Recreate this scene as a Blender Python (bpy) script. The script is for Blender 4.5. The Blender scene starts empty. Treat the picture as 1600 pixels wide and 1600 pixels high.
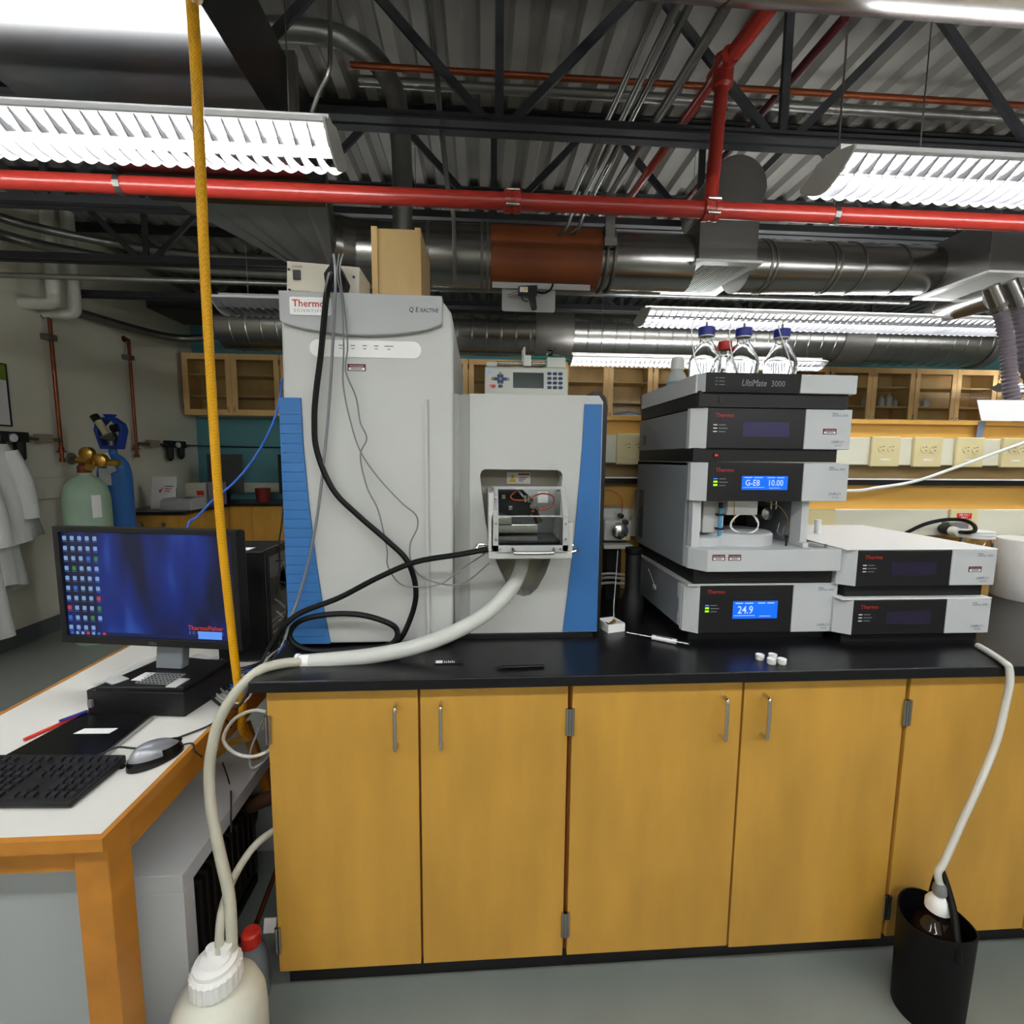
import bpy, bmesh, math, random
from mathutils import Vector, Matrix, Euler
from mathutils.geometry import tessellate_polygon
random.seed(7)
scene = bpy.context.scene
COL = scene.collection
PI = math.pi

# ------------------------------------------------------------------ camera, world, exposure
cam_d = bpy.data.cameras.new('camera'); cam = bpy.data.objects.new('camera', cam_d); COL.objects.link(cam)
cam_d.sensor_width = 36.0; cam_d.lens = 36.0*760.0/1600.0; cam_d.clip_start = 0.02; cam_d.clip_end = 60
def _cam():
    pitch, yaw, roll = 0.1094, 0.0657, 0.0084
    f = Vector((math.sin(yaw)*math.cos(pitch), math.cos(yaw)*math.cos(pitch), -math.sin(pitch)))
    r0 = Vector((math.cos(yaw), -math.sin(yaw), 0)); u0 = r0.cross(f)
    r = r0*math.cos(roll)+u0*math.sin(roll); u = u0*math.cos(roll)-r0*math.sin(roll)
    m = Matrix((r, u, -f)).transposed().to_4x4(); m.translation = Vector((0, -1.1752, 1.4493)); return m
cam.matrix_world = _cam()
scene.camera = cam
w = bpy.data.worlds.new('world'); scene.world = w; w.use_nodes = True
w.node_tree.nodes['Background'].inputs[0].default_value = (0.9, 0.95, 1, 1)
w.node_tree.nodes['Background'].inputs[1].default_value = 0.02
vs = scene.view_settings
vs.view_transform = 'Standard'; vs.look = 'None'; vs.gamma = 1.0; vs.use_curve_mapping = False; vs.exposure = 1.16
TUBE_POWER = 19.0        # emission of the fluorescent tubes

# ------------------------------------------------------------------ materials
def lin(c):
    r = []
    for v in c[:3]:
        v = v/255.0
        r.append(v/12.92 if v <= 0.04045 else ((v+0.055)/1.055)**2.4)
    return (r[0], r[1], r[2], 1.0)
MATS = {}
def mat(name, c, rough=0.5, metal=0.0, noise=0.0, nscale=(8, 8, 8), bump=0.0, bscale=60, trans=0.0, ior=1.45, emit=None, estr=0.0, alpha=1.0, coat=0.0, spec=0.5, rvar=0.0, sss=0.0):
    if name in MATS: return MATS[name]
    m = bpy.data.materials.new(name); m.use_nodes = True; MATS[name] = m
    nt = m.node_tree; b = nt.nodes['Principled BSDF']; L = nt.links
    col = lin(c)
    b.inputs['Base Color'].default_value = col
    b.inputs['Roughness'].default_value = rough; b.inputs['Metallic'].default_value = metal
    b.inputs['Transmission Weight'].default_value = trans; b.inputs['IOR'].default_value = ior
    b.inputs['Alpha'].default_value = alpha; b.inputs['Coat Weight'].default_value = coat
    b.inputs['Specular IOR Level'].default_value = spec
    if sss: b.inputs['Subsurface Weight'].default_value = sss; b.inputs['Subsurface Radius'].default_value = (0.02, 0.02, 0.02)
    if emit: b.inputs['Emission Color'].default_value = lin(emit); b.inputs['Emission Strength'].default_value = estr
    if noise or bump or rvar:
        tc = nt.nodes.new('ShaderNodeNewGeometry'); mp = nt.nodes.new('ShaderNodeMapping'); L.new(tc.outputs['Position'], mp.inputs[0])
        mp.inputs['Scale'].default_value = nscale
        nz = nt.nodes.new('ShaderNodeTexNoise'); nz.inputs['Scale'].default_value = 1.0; nz.inputs['Detail'].default_value = 5; L.new(mp.outputs[0], nz.inputs['Vector'])
        if noise:
            mx = nt.nodes.new('ShaderNodeMix'); mx.data_type = 'RGBA'
            lo = tuple(v*(1-noise) for v in col[:3])+(1,); hi = tuple(min(1, v*(1+noise)) for v in col[:3])+(1,)
            rp = nt.nodes.new('ShaderNodeMapRange'); rp.inputs[1].default_value = 0.3; rp.inputs[2].default_value = 0.7
            L.new(nz.outputs[0], rp.inputs[0]); L.new(rp.outputs[0], mx.inputs[0]); mx.inputs[6].default_value = lo; mx.inputs[7].default_value = hi
            L.new(mx.outputs[2], b.inputs['Base Color'])
        if rvar:
            rr = nt.nodes.new('ShaderNodeMapRange'); rr.inputs[1].default_value = 0.3; rr.inputs[2].default_value = 0.7
            rr.inputs[3].default_value = max(0, rough-rvar); rr.inputs[4].default_value = rough+rvar; L.new(nz.outputs[0], rr.inputs[0]); L.new(rr.outputs[0], b.inputs['Roughness'])
        if bump:
            n2 = nt.nodes.new('ShaderNodeTexNoise'); n2.inputs['Scale'].default_value = bscale; n2.inputs['Detail'].default_value = 4; L.new(tc.outputs['Position'], n2.inputs['Vector'])
            bp = nt.nodes.new('ShaderNodeBump'); bp.inputs['Strength'].default_value = bump; bp.inputs['Distance'].default_value = 0.01
            L.new(n2.outputs[0], bp.inputs['Height']); L.new(bp.outputs[0], b.inputs['Normal'])
    return m
wood = mat('maple_door', (196, 148, 62), 0.42, noise=0.13, nscale=(9, 9, 2.2), coat=0.12)
woodedge = mat('maple_edge', (150, 88, 30), 0.5, noise=0.15, nscale=(10, 10, 3))
woodfar = mat('maple_pale', (232, 190, 128), 0.5, noise=0.1, nscale=(6, 6, 2))
woodpanel = mat('maple_panel', (214, 165, 82), 0.45, noise=0.08, nscale=(3, 3, 6))
deskwood = mat('desk_wood', (188, 124, 44), 0.4, noise=0.14, nscale=(14, 3, 14), coat=0.15)
postwood = mat('post_wood', (205, 172, 115), 0.5, noise=0.08, nscale=(12, 12, 3))
blacktop = mat('epoxy_black', (19, 19, 22), 0.3, noise=0.08, nscale=(3, 3, 3))
msgrey = mat('instrument_grey', (190, 191, 188), 0.42)
mscover = mat('cover_grey', (172, 174, 174), 0.45)
msblue = mat('instrument_blue', (58, 112, 172), 0.5, spec=0.3)
beige = mat('recess_beige', (165, 160, 145), 0.5)
white = mat('white_plastic', (240, 240, 239), 0.4)
ulight = mat('module_light_grey', (194, 197, 199), 0.42, spec=0.4)
uside = mat('module_side_grey', (128, 133, 139), 0.45, spec=0.4)
ublack = mat('module_black', (30, 29, 32), 0.35)
ubase = mat('module_base_black', (17, 17, 18), 0.5)
black = mat('black_plastic', (20, 20, 22), 0.42)
blackgloss = mat('black_gloss', (12, 12, 14), 0.22)
rubber = mat('black_rubber', (11, 11, 12), 0.5, spec=0.25)
steel = mat('brushed_steel', (176, 174, 170), 0.26, 1.0, noise=0.04, nscale=(3, 3, 3))
chrome = mat('chrome', (214, 212, 210), 0.2, 1.0)
galv = mat('galvanised', (150, 149, 146), 0.27, 1.0, noise=0.07, nscale=(2.5, 2.5, 2.5))
galvdark = mat('galvanised_dull', (120, 117, 112), 0.45, 0.8, noise=0.12, nscale=(4, 4, 4))
ductgrey = mat('duct_grey', (112, 112, 113), 0.27, 1.0, noise=0.04, nscale=(2, 2, 2))
plenum = mat('plenum_steel', (150, 148, 146), 0.3, 0.9, noise=0.05, nscale=(3, 3, 3))
conduit = mat('conduit_steel', (140, 140, 136), 0.38, 0.9, noise=0.1)
jointsteel = mat('joist_paint', (46, 47, 50), 0.55, noise=0.1, nscale=(5, 5, 5))
red = mat('pipe_red', (146, 40, 31), 0.3, noise=0.08, nscale=(5, 5, 5), coat=0.2)
copper = mat('copper', (128, 70, 48), 0.35, 1.0, noise=0.25, nscale=(10, 10, 10))
copperpaint = mat('copper_dull', (122, 60, 30), 0.4, 0.6)
brass = mat('brass', (190, 150, 70), 0.3, 1.0)
brownwrap = mat('brown_sleeve', (112, 56, 22), 0.6, noise=0.15, nscale=(5, 5, 5))
hoseyellow = None
creamplate = mat('cream_raceway', (226, 224, 205), 0.45)
creamout = mat('cream_outlet', (222, 208, 160), 0.45)
tanback = mat('tan_panel', (176, 148, 100), 0.55, noise=0.06)
paper = mat('paper', (232, 232, 232), 0.7)
hosewhite = mat('hose_translucent', (204, 206, 200), 0.38, noise=0.03, sss=0.3)
tubeclear = mat('tube_milky', (188, 186, 170), 0.35, noise=0.05, sss=0.3)
carboyw = mat('carboy_milky', (216, 216, 204), 0.38, noise=0.03, sss=0.4)
capwhite = mat('cap_white', (238, 238, 236), 0.35)
capblue = mat('cap_blue', (36, 44, 140), 0.4)
capred = mat('cap_red', (205, 48, 32), 0.4)
glass = mat('clear_glass', (250, 252, 252), 0.0, trans=1.0, ior=1.46)
water = mat('water', (250, 252, 255), 0.0, trans=1.0, ior=1.33)
acrylic = mat('acrylic', (235, 238, 238), 0.03, trans=1.0, ior=1.05, spec=0.8)
pane_m = mat('window_pane', (235, 240, 238), 0.02, trans=1.0, ior=1.12, spec=0.8)
desktop = mat('desk_laminate', (216, 214, 208), 0.35)
whitebox = mat('white_laminate', (212, 214, 216), 0.45)
greypanel = mat('grey_panel', (166, 171, 173), 0.5)
wallm = mat('wall_cream', (226, 223, 206), 0.6, noise=0.03, nscale=(2, 2, 2), bump=0.05, bscale=40)
teal = mat('wall_teal', (96, 156, 164), 0.6)
floorm = mat('floor_epoxy', (128, 133, 128), 0.38, noise=0.12, nscale=(1.6, 1.6, 1.6), rvar=0.08, bump=0.02, bscale=20)
cove = mat('rubber_cove', (92, 98, 98), 0.5)
deckm = mat('roof_deck', (126, 123, 117), 0.5, noise=0.06, nscale=(1.5, 1.5, 1.5))
cloth = mat('lab_coat_cloth', (222, 222, 222), 0.8, bump=0.3, bscale=25)
cylgreen = mat('cylinder_green', (152, 178, 156), 0.4, noise=0.06)
cylblue = mat('cylinder_blue', (48, 112, 186), 0.4, noise=0.06)
guardblue = mat('guard_blue', (30, 66, 160), 0.4)
labelmaroon = mat('label_maroon', (96, 22, 34), 0.5)
labelink = mat('label_ink', (60, 60, 66), 0.6)
textred = mat('text_red', (188, 54, 36), 0.5)
textdark = mat('text_dark', (52, 56, 66), 0.5)
textblue = mat('text_blue', (60, 104, 150), 0.5)
textgrey = mat('text_grey', (130, 132, 136), 0.5)
textsilver = mat('text_silver', (150, 152, 156), 0.35)
screenblue = mat('lcd_blue', (8, 40, 120), 0.3, emit=(14, 104, 255), estr=0.5)
lcdtext = mat('lcd_text', (30, 34, 44), 0.4, emit=(200, 228, 255), estr=0.42)
lcdoff = mat('lcd_off', (60, 58, 92), 0.25)
lcdgreen = mat('lcd_green', (44, 58, 52), 0.2)
ledgreen = mat('led_green', (120, 220, 20), 0.4, emit=(150, 255, 20), estr=0.6)
ledblue = mat('led_blue', (40, 110, 255), 0.4, emit=(40, 120, 255), estr=0.6)
ledred = mat('led_red', (220, 20, 20), 0.4, emit=(255, 20, 30), estr=0.6)
ledamber = mat('led_amber', (240, 190, 20), 0.4, emit=(255, 200, 20), estr=0.6)
yellowlab = mat('label_yellow', (235, 205, 20), 0.5)
orangelab = mat('label_orange', (190, 96, 30), 0.5)
redlab = mat('label_red', (205, 34, 22), 0.5)
cablegrey = mat('cable_grey', (120, 122, 124), 0.5)
cablelight = mat('cable_light', (186, 184, 178), 0.5)
cabledark = mat('cable_dark', (38, 38, 40), 0.5)
cableblue = mat('cable_blue', (40, 96, 190), 0.45)
reflector = mat('lamp_reflector', (236, 236, 240), 0.4)
perfm = mat('perforated_sheet', (150, 150, 156), 0.5, alpha=0.72)
louverm = mat('louver_metal', (122, 122, 128), 0.45)
lampgrey = mat('lamp_end_grey', (190, 190, 186), 0.5)
tubeon = mat('tube_lit', (255, 255, 255), 0.4, emit=(250, 252, 252), estr=TUBE_POWER)
tubeoff = mat('tube_unlit', (225, 225, 222), 0.4)

# ------------------------------------------------------------------ mesh helpers
def spline(pts, k=6, closed=False):
    P = [Vector(p) for p in pts]; n = len(P); out = []
    if n < 3: return P
    rng = n if closed else n-1
    for i in range(rng):
        if closed: a, b, c, d = P[(i-1) % n], P[i], P[(i+1) % n], P[(i+2) % n]
        else: a, b, c, d = P[max(i-1, 0)], P[i], P[i+1], P[min(i+2, n-1)]
        for j in range(k):
            t = j/k; t2 = t*t; t3 = t2*t
            out.append(0.5*((2*b)+(c-a)*t+(2*a-5*b+4*c-d)*t2+(3*b-a-3*c+d)*t3))
    if not closed: out.append(P[-1])
    return out
class MB:
    def __init__(s): s.v = []; s.f = []
    def add(s, vs_, fs):
        o = len(s.v); s.v += [tuple(v) for v in vs_]; s.f += [tuple(i+o for i in f) for f in fs]; return s
    def hexa(s, p): return s.add(p, [(0, 3, 2, 1), (4, 5, 6, 7), (0, 1, 5, 4), (1, 2, 6, 5), (2, 3, 7, 6), (3, 0, 4, 7)])
    def box(s, x0, x1, y0, y1, z0, z1):
        return s.hexa([(x0, y0, z0), (x1, y0, z0), (x1, y1, z0), (x0, y1, z0), (x0, y0, z1), (x1, y0, z1), (x1, y1, z1), (x0, y1, z1)])
    def bar(s, a, b, wd, th, up=(0, 1, 0)):
        a = Vector(a); b = Vector(b); d = (b-a).normalized(); u = Vector(up)
        sd = d.cross(u); sd = sd.normalized() if sd.length > 1e-5 else Vector((1, 0, 0)); u2 = sd.cross(d).normalized()
        q = [(-1, -1), (1, -1), (1, 1), (-1, 1)]
        return s.hexa([a+sd*(i*wd/2)+u2*(j*th/2) for i, j in q]+[b+sd*(i*wd/2)+u2*(j*th/2) for i, j in q])
    def tube(s, pts, r, n=8, caps=True, closed=False):
        P = [Vector(p) for p in pts]; m = len(P); rs = r if isinstance(r, (list, tuple)) else [r]*m
        t = (P[1]-P[0]).normalized(); ref = Vector((0, 0, 1)) if abs(t.z) < 0.9 else Vector((1, 0, 0)); nrm = (ref-t*ref.dot(t)).normalized(); vv = []
        for i in range(m):
            if closed: t2 = (P[(i+1) % m]-P[(i-1) % m])
            else: t2 = P[min(i+1, m-1)]-P[max(i-1, 0)]
            t2 = t2.normalized() if t2.length > 1e-9 else t
            nrm = nrm-t2*nrm.dot(t2); nrm = nrm.normalized() if nrm.length > 1e-6 else t2.orthogonal().normalized(); bn = t2.cross(nrm); t = t2
            for j in range(n):
                a = 2*PI*j/n; vv.append(P[i]+(nrm*math.cos(a)+bn*math.sin(a))*rs[i])
        ff = []
        for i in range(m if closed else m-1):
            k = (i+1) % m
            for j in range(n): ff.append((i*n+j, i*n+(j+1) % n, k*n+(j+1) % n, k*n+j))
        if caps and not closed: ff.append(tuple(range(n-1, -1, -1))); ff.append(tuple((m-1)*n+j for j in range(n)))
        return s.add(vv, ff)
    def cyl(s, a, b, r, r2=None, n=20): return s.tube([a, b], [r, r if r2 is None else r2], n)
    def lathe(s, prof, c=(0, 0, 0), n=28, axis='z'):
        vv = []; ff = []; m = len(prof)
        for (r, h) in prof:
            for j in range(n):
                a = 2*PI*j/n; x, y = r*math.cos(a), r*math.sin(a)
                p = (x, y, h) if axis == 'z' else ((x, h, y) if axis == 'y' else (h, x, y))
                vv.append((c[0]+p[0], c[1]+p[1], c[2]+p[2]))
        for i in range(m-1):
            for j in range(n): ff.append((i*n+j, i*n+(j+1) % n, (i+1)*n+(j+1) % n, (i+1)*n+j))
        if prof[0][0] > 1e-6: ff.append(tuple(range(n-1, -1, -1)))
        if prof[-1][0] > 1e-6: ff.append(tuple((m-1)*n+j for j in range(n)))
        return s.add(vv, ff)
    def prism(s, poly, axis, c0, c1):
        def p3(a, b, c): return (c, a, b) if axis == 'x' else ((a, c, b) if axis == 'y' else (a, b, c))
        n = len(poly); vv = [p3(a, b, c0) for a, b in poly]+[p3(a, b, c1) for a, b in poly]
        return s.add(vv, [tuple(range(n-1, -1, -1)), tuple(range(n, 2*n))]+[(i, (i+1) % n, n+(i+1) % n, n+i) for i in range(n)])
    def holed(s, outer, inner, axis, c0, c1):
        def p3(a, b, c): return (c, a, b) if axis == 'x' else ((a, c, b) if axis == 'y' else (a, b, c))
        tri = tessellate_polygon([[Vector((a, b, 0)) for a, b in outer], [Vector((a, b, 0)) for a, b in inner]])
        allp = list(outer)+list(inner); n = len(allp); no = len(outer); ni = len(inner)
        vv = [p3(a, b, c0) for a, b in allp]+[p3(a, b, c1) for a, b in allp]
        ff = [tuple(t) for t in tri]+[tuple(i+n for i in reversed(t)) for t in tri]
        ff += [(i, (i+1) % no, n+(i+1) % no, n+i) for i in range(no)]
        ff += [(no+i, n+no+i, n+no+(i+1) % ni, no+(i+1) % ni) for i in range(ni)]
        return s.add(vv, ff)
    def grid(s, fn, nu, nv):
        vv = [fn(i/nu, j/nv) for i in range(nu+1) for j in range(nv+1)]
        return s.add(vv, [(i*(nv+1)+j, (i+1)*(nv+1)+j, (i+1)*(nv+1)+j+1, i*(nv+1)+j+1) for i in range(nu) for j in range(nv)])
    def xf(s, m): s.v = [tuple(m @ Vector(v)) for v in s.v]; return s
    def rotz(s, a, piv):
        p = Vector(piv); return s.xf(Matrix.Translation(p) @ Matrix.Rotation(a, 4, 'Z') @ Matrix.Translation(-p))
def B(*a): return MB().box(*a)
def rrect(x0, x1, z0, z1, r, n=5):
    out = []
    for cx, cz, a0 in ((x1-r, z1-r, 0), (x0+r, z1-r, 90), (x0+r, z0+r, 180), (x1-r, z0+r, 270)):
        for i in range(n+1):
            a = math.radians(a0+90*i/n); out.append((cx+r*math.cos(a), cz+r*math.sin(a)))
    return out
def wloc(o):
    l = Vector(o.location)
    while o.parent: o = o.parent; l = l+Vector(o.location)
    return l
def obj(name, mb, m, parent=None, smooth=False, bevel=0.0, seg=2, label=None, recalc=True):
    xs = [v[0] for v in mb.v]; ys = [v[1] for v in mb.v]; zs = [v[2] for v in mb.v]
    c = Vector(((min(xs)+max(xs))/2, (min(ys)+max(ys))/2, min(zs)))
    me = bpy.data.meshes.new(name); me.from_pydata([tuple(Vector(v)-c) for v in mb.v], [], mb.f)
    if recalc:
        bm = bmesh.new(); bm.from_mesh(me); bmesh.ops.recalc_face_normals(bm, faces=bm.faces); bm.to_mesh(me); bm.free()
    me.materials.append(m)
    if smooth: me.shade_smooth(); me.set_sharp_from_angle(angle=math.radians(38))
    o = bpy.data.objects.new(name, me); COL.objects.link(o)
    o.location = c-(wloc(parent) if parent else Vector((0, 0, 0)))
    if parent: o.parent = parent
    if bevel:
        bv = o.modifiers.new('bevel', 'BEVEL'); bv.width = bevel; bv.segments = seg; bv.limit_method = 'ANGLE'; bv.angle_limit = math.radians(40); bv.harden_normals = False
    if label: o['label'] = label
    return o
def dup(o, parent, loc):
    c = o.copy(); COL.objects.link(c); c.parent = parent; c.location = Vector(loc)-(wloc(parent) if parent else Vector((0, 0, 0))); return c
def tag(o, label, cat, group=None):
    o['label'] = label; o['category'] = cat
    if group: o['group'] = group
    return o
def thing(name, label, cat, loc, group=None):
    o = bpy.data.objects.new(name, None); o.empty_display_size = 0.05; COL.objects.link(o); o.location = loc
    return tag(o, label, cat, group)
def struct(o, label=None, cat=None):
    o['kind'] = 'structure'
    if label: o['label'] = label
    if cat: o['category'] = cat
    return o
_tc = {}
def text(name, s, size, pos, m, parent=None, u=(1, 0, 0), wv=(0, 0, 1), align='LEFT', bold=0.0, spacing=1.0, sx=1.0, shear=0.0, th=0.0004):
    key = (s, bold, spacing, align, shear)
    if key not in _tc:
        cu = bpy.data.curves.new('t', 'FONT'); cu.body = s; cu.size = 1.0; cu.align_x = align; cu.offset = bold; cu.space_character = spacing; cu.resolution_u = 2; cu.shear = shear
        to = bpy.data.objects.new('t', cu); COL.objects.link(to); bpy.context.view_layer.update()
        me = bpy.data.meshes.new_from_object(to.evaluated_get(bpy.context.evaluated_depsgraph_get()))
        _tc[key] = ([tuple(v.co) for v in me.vertices], [tuple(p.vertices) for p in me.polygons])
        bpy.data.objects.remove(to); bpy.data.curves.remove(cu); bpy.data.meshes.remove(me)
    vv, ff = _tc[key]; u = Vector(u); wv = Vector(wv); p = Vector(pos); nn = u.cross(wv)
    mb = MB(); mb.add([p+u*(a[0]*size*sx)+wv*(a[1]*size)+nn*th for a in vv], ff)
    return obj(name, mb, m, parent, recalc=False)
def decal(name, m, x0, x1, y, z0, z1, parent, th=0.0008, label=None): return obj(name, B(x0, x1, y-th, y, z0, z1), m, parent, label=label)
def cable(name, pts, r, m, label, cat='cable', group=None, k=6, n=7):
    return tag(obj(name, MB().tube(spline(pts, k), r, n), m, None, smooth=True), label, cat, group)

# ================================================================== the room
struct(obj('floor', B(-3.5, 8, -4.2, 5.15, -0.1, 0), floorm), 'grey epoxy floor of the laboratory', 'floor')
struct(obj('wall_left', B(-3.65, -3.5, -4.2, 5.3, 0, 3.45), wallm), 'cream painted wall on the left with gas pipes', 'wall')
struct(obj('wall_back', B(-3.5, 8, 5.15, 5.3, 0, 3.45), teal), 'teal painted wall behind the wall cabinets', 'wall')
struct(obj('wall_right', B(8, 8.15, -4.2, 5.3, 0, 3.45), wallm), 'cream painted side wall', 'wall')
struct(obj('wall_front', B(-3.65, 8.15, -4.35, -4.2, 0, 3.45), wallm), 'cream painted wall behind the viewer', 'wall')
struct(obj('baseboard_left', B(-3.5, -3.488, -4.2, 3.6, 0, 0.13), cove), 'dark rubber cove base along the left wall', 'baseboard')
# corrugated roof deck
prof = []; pit = 0.15; x = -3.6
while x < 8.1:
    prof += [(x, 3.36), (x+0.055, 3.36), (x+0.075, 3.398), (x+0.13, 3.398)]; x += pit
mb = MB(); n = len(prof)
mb.add([(a, -4.3, b) for a, b in prof]+[(a, 5.3, b) for a, b in prof], [(i, i+1, n+i+1, n+i) for i in range(n-1)])
dk = struct(obj('ceiling', mb, deckm, recalc=False), 'corrugated steel roof deck', 'ceiling')
sd = dk.modifiers.new('solid', 'SOLIDIFY'); sd.thickness = 0.004
# open-web joists
PITCH = 1.2; N0 = 0.075
def joist(y, xa, xb, full, label):
    t = thing('roof_joist', label, 'joist', (N0, y, 2.78), 'dark steel joists under the roof deck')
    mb = MB()
    for s in (-1, 1):
        mb.box(xa, xb, y+s*0.008-(0.042 if s < 0 else 0), y+s*0.008+(0.042 if s > 0 else 0), 2.78, 2.788); mb.box(xa, xb, y+s*0.012-0.004, y+s*0.012+0.004, 2.788, 2.832)
    obj('bottom_chord', mb, jointsteel, t)
    mb = MB()
    for s in (-1, 1):
        mb.box(xa, xb, y+s*0.008-(0.042 if s < 0 else 0), y+s*0.008+(0.042 if s > 0 else 0), 3.35, 3.358); mb.box(xa, xb, y+s*0.012-0.004, y+s*0.012+0.004, 3.306, 3.35)
    obj('top_chord', mb, jointsteel, t)
    if not full: return
    k = math.ceil((xa-N0)/PITCH)
    while N0+k*PITCH < xb:
        xn = N0+k*PITCH
        obj('web_member', MB().bar((xn, y, 2.8), (xn, y, 3.34), 0.034, 0.02), jointsteel, t)
        for s in (-1, 1): obj('web_member', MB().bar((xn+s*0.05, y, 2.81), (xn+s*(PITCH/2-0.03), y, 3.34), 0.034, 0.02), jointsteel, t)
        k += 1
JL = {0.97: 'dark steel joist nearest above the bench, in front of the others', 1.76: 'dark steel joist second in depth, its chord behind the red pipe', 2.55: 'dark steel joist third in depth under the roof deck', 3.34: 'dark steel joist farthest back, above the spiral duct'}
for y in (-0.61, 0.18): joist(y, -3.45, 7.9, False, 'dark steel joist over the aisle, '+('farther from the bench' if y < 0 else 'next to the shiny overhead duct'))
for y in (0.97, 1.76, 2.55, 3.34): joist(y, -3.45, 7.9, True, JL.get(y, 'dark steel joist far back under the roof deck'))

# ------------------------------------------------------------------ fluorescent fixtures
def fixture(x0, x1, y0, y1, z, lit, label, blades=True, step=0.043):
    t = thing('fluorescent_light', label, 'light', ((x0+x1)/2, (y0+y1)/2, z-0.05), 'suspended fluorescent lights')
    w_ = y1-y0; ym = (y0+y1)/2; N = 16; DP = 0.05
    def arc(f0, f1, dp, n=N): return [(y0+w_*(f0+(f1-f0)*i/n), z-dp*math.sin(PI*(f0+(f1-f0)*i/n))) for i in range(n+1)]
    obj('spine', B(x0, x1, ym-0.055, ym+0.055, z+0.028, z+0.05), lampgrey, t)
    for xa, xb in ((x0-0.006, x0), (x1, x1+0.006)):
        obj('end_cap', MB().prism([(y0, z+0.012)]+arc(0, 1, DP+0.006)+[(y1, z+0.012), (ym, z+0.05)], 'x', xa, xb), lampgrey, t)
    for f in (0.3, 0.7):
        yy = y0+w_*f
        obj('tube', MB().cyl((x0+0.015, yy, z+0.005), (x1-0.015, yy, z+0.005), 0.0125, n=8), tubeon if lit else tubeoff, t, smooth=True)
    for (fa, fb, nm, mm) in ((0.0, 0.24, 'perforated_side', perfm), (0.86, 1.0, 'far_side', reflector)):
        o_ = arc(fa, fb, DP, 6); i_ = [(p_[0], p_[1]+0.0015) for p_ in o_]
        obj(nm, MB().prism(o_+i_[::-1], 'x', x0, x1), mm, t, smooth=True)
    obj('near_rim', B(x0, x1, y0-0.003, y0+0.003, z-0.002, z+0.010), reflector, t)
    if blades:
        poly = arc(0.02, 0.98, DP+0.007)+arc(0.06, 0.94, DP*0.42)[::-1]
        bl = None; nb = int((x1-x0)/step)
        for i in range(1, nb):
            xx = x0+(x1-x0)*i/nb
            if bl is None: bl = obj('louver_blade', MB().prism(poly, 'x', xx-0.0012, xx+0.0012), louverm, t); base = wloc(bl)
            else: dup(bl, t, (xx, base.y, base.z))
        pts = []
        for i in range(nb):
            xa = x0+(x1-x0)*i/nb; d = (x1-x0)/nb
            for j in range(6): pts.append((xa+d*j/6, 0.010*math.sin(PI*j/6)))
        pts.append((x1, 0.0)); n = len(pts); mb = MB(); yk = y0+w_*0.86; zk = z-DP*math.sin(PI*0.86)
        mb.add([(a, yk-0.0, zk-b-0.004) for a, b in pts]+[(a, yk+0.003, zk+0.004) for a, b in pts]+[(a, yk+0.003, zk-b-0.004) for a, b in pts]+[(a, yk+0.006, zk+0.004) for a, b in pts],
               [f for i in range(n-1) for f in ((i, i+1, n+i+1, n+i), (2*n+i, 3*n+i, 3*n+i+1, 2*n+i+1), (i, 2*n+i, 2*n+i+1, i+1))])
        obj('scalloped_skirt', mb, reflector, t, recalc=False)
    for xx in (x0+0.12*(x1-x0), x1-0.05*(x1-x0)):
        obj('hanger_cable', MB().cyl((xx, ym, z+0.05), (xx, ym, 3.35), 0.002, n=6), conduit, t)
    return t
fixture(-2.90, -0.415, 0.24, 0.455, 2.33, True, 'lit scalloped fluorescent light at upper left, crossed by the yellow hose')
fixture(1.06, 3.52, 0.24, 0.475, 2.33, True, 'lit scalloped fluorescent light at upper right below the shiny duct')
fixture(1.00, 3.42, 1.74, 2.05, 2.33, True, 'lit fluorescent light above the solvent bottles, in front of the spiral duct')
fixture(-1.5, -0.32, 1.74, 2.04, 2.33, False, 'unlit fluorescent light beside the tall grey tower, left of it')
fixture(0.80, 3.10, 3.10, 3.36, 2.33, True, 'lit fluorescent light seen edge-on just below the spiral duct')
fixture(-1.42, -0.3, 3.10, 3.36, 2.33, True, 'added unseen fluorescent light hidden behind the tall tower', blades=False)  # unseen lamp added to brighten the far left of the room
fixture(6.1, 7.8, 4.15, 4.40, 2.33, True, 'lit fluorescent light far right in front of the wall cabinets')
fixture(3.62, 6.08, 1.74, 2.05, 2.33, True, 'added unseen fluorescent light beyond the right picture edge, second row', blades=False)  # out-of-view lamp added to raise the fill light
fixture(3.62, 6.08, 0.24, 0.475, 2.33, True, 'added unseen fluorescent light beyond the right picture edge, first row', blades=False)  # likewise added out of view for more fill
for xa, xb in ((-2.9, -0.42), (-0.38, 1.02), (1.06, 3.5)):
    for ya in (-1.36, -2.9): fixture(xa, xb, ya, ya+0.25, 2.33, True, 'added unseen fluorescent light behind the viewer, %s end of the %s row' % ('left' if xa < -1 else ('right' if xa > 1 else 'middle'), 'nearer' if ya > -2 else 'farther'), blades=False)  # unseen lamps added to light the instrument fronts
cable('light_feed_cable', [(-0.4025, 0.3000, 2.7288), (-0.4058, 0.3000, 2.5735), (-0.4117, 0.3000, 2.4940), (-0.4468, 0.3200, 2.4499), (-0.4739, 0.3400, 2.4110)], 0.006, conduit, 'flexible steel cable feeding the upper left light')

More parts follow.
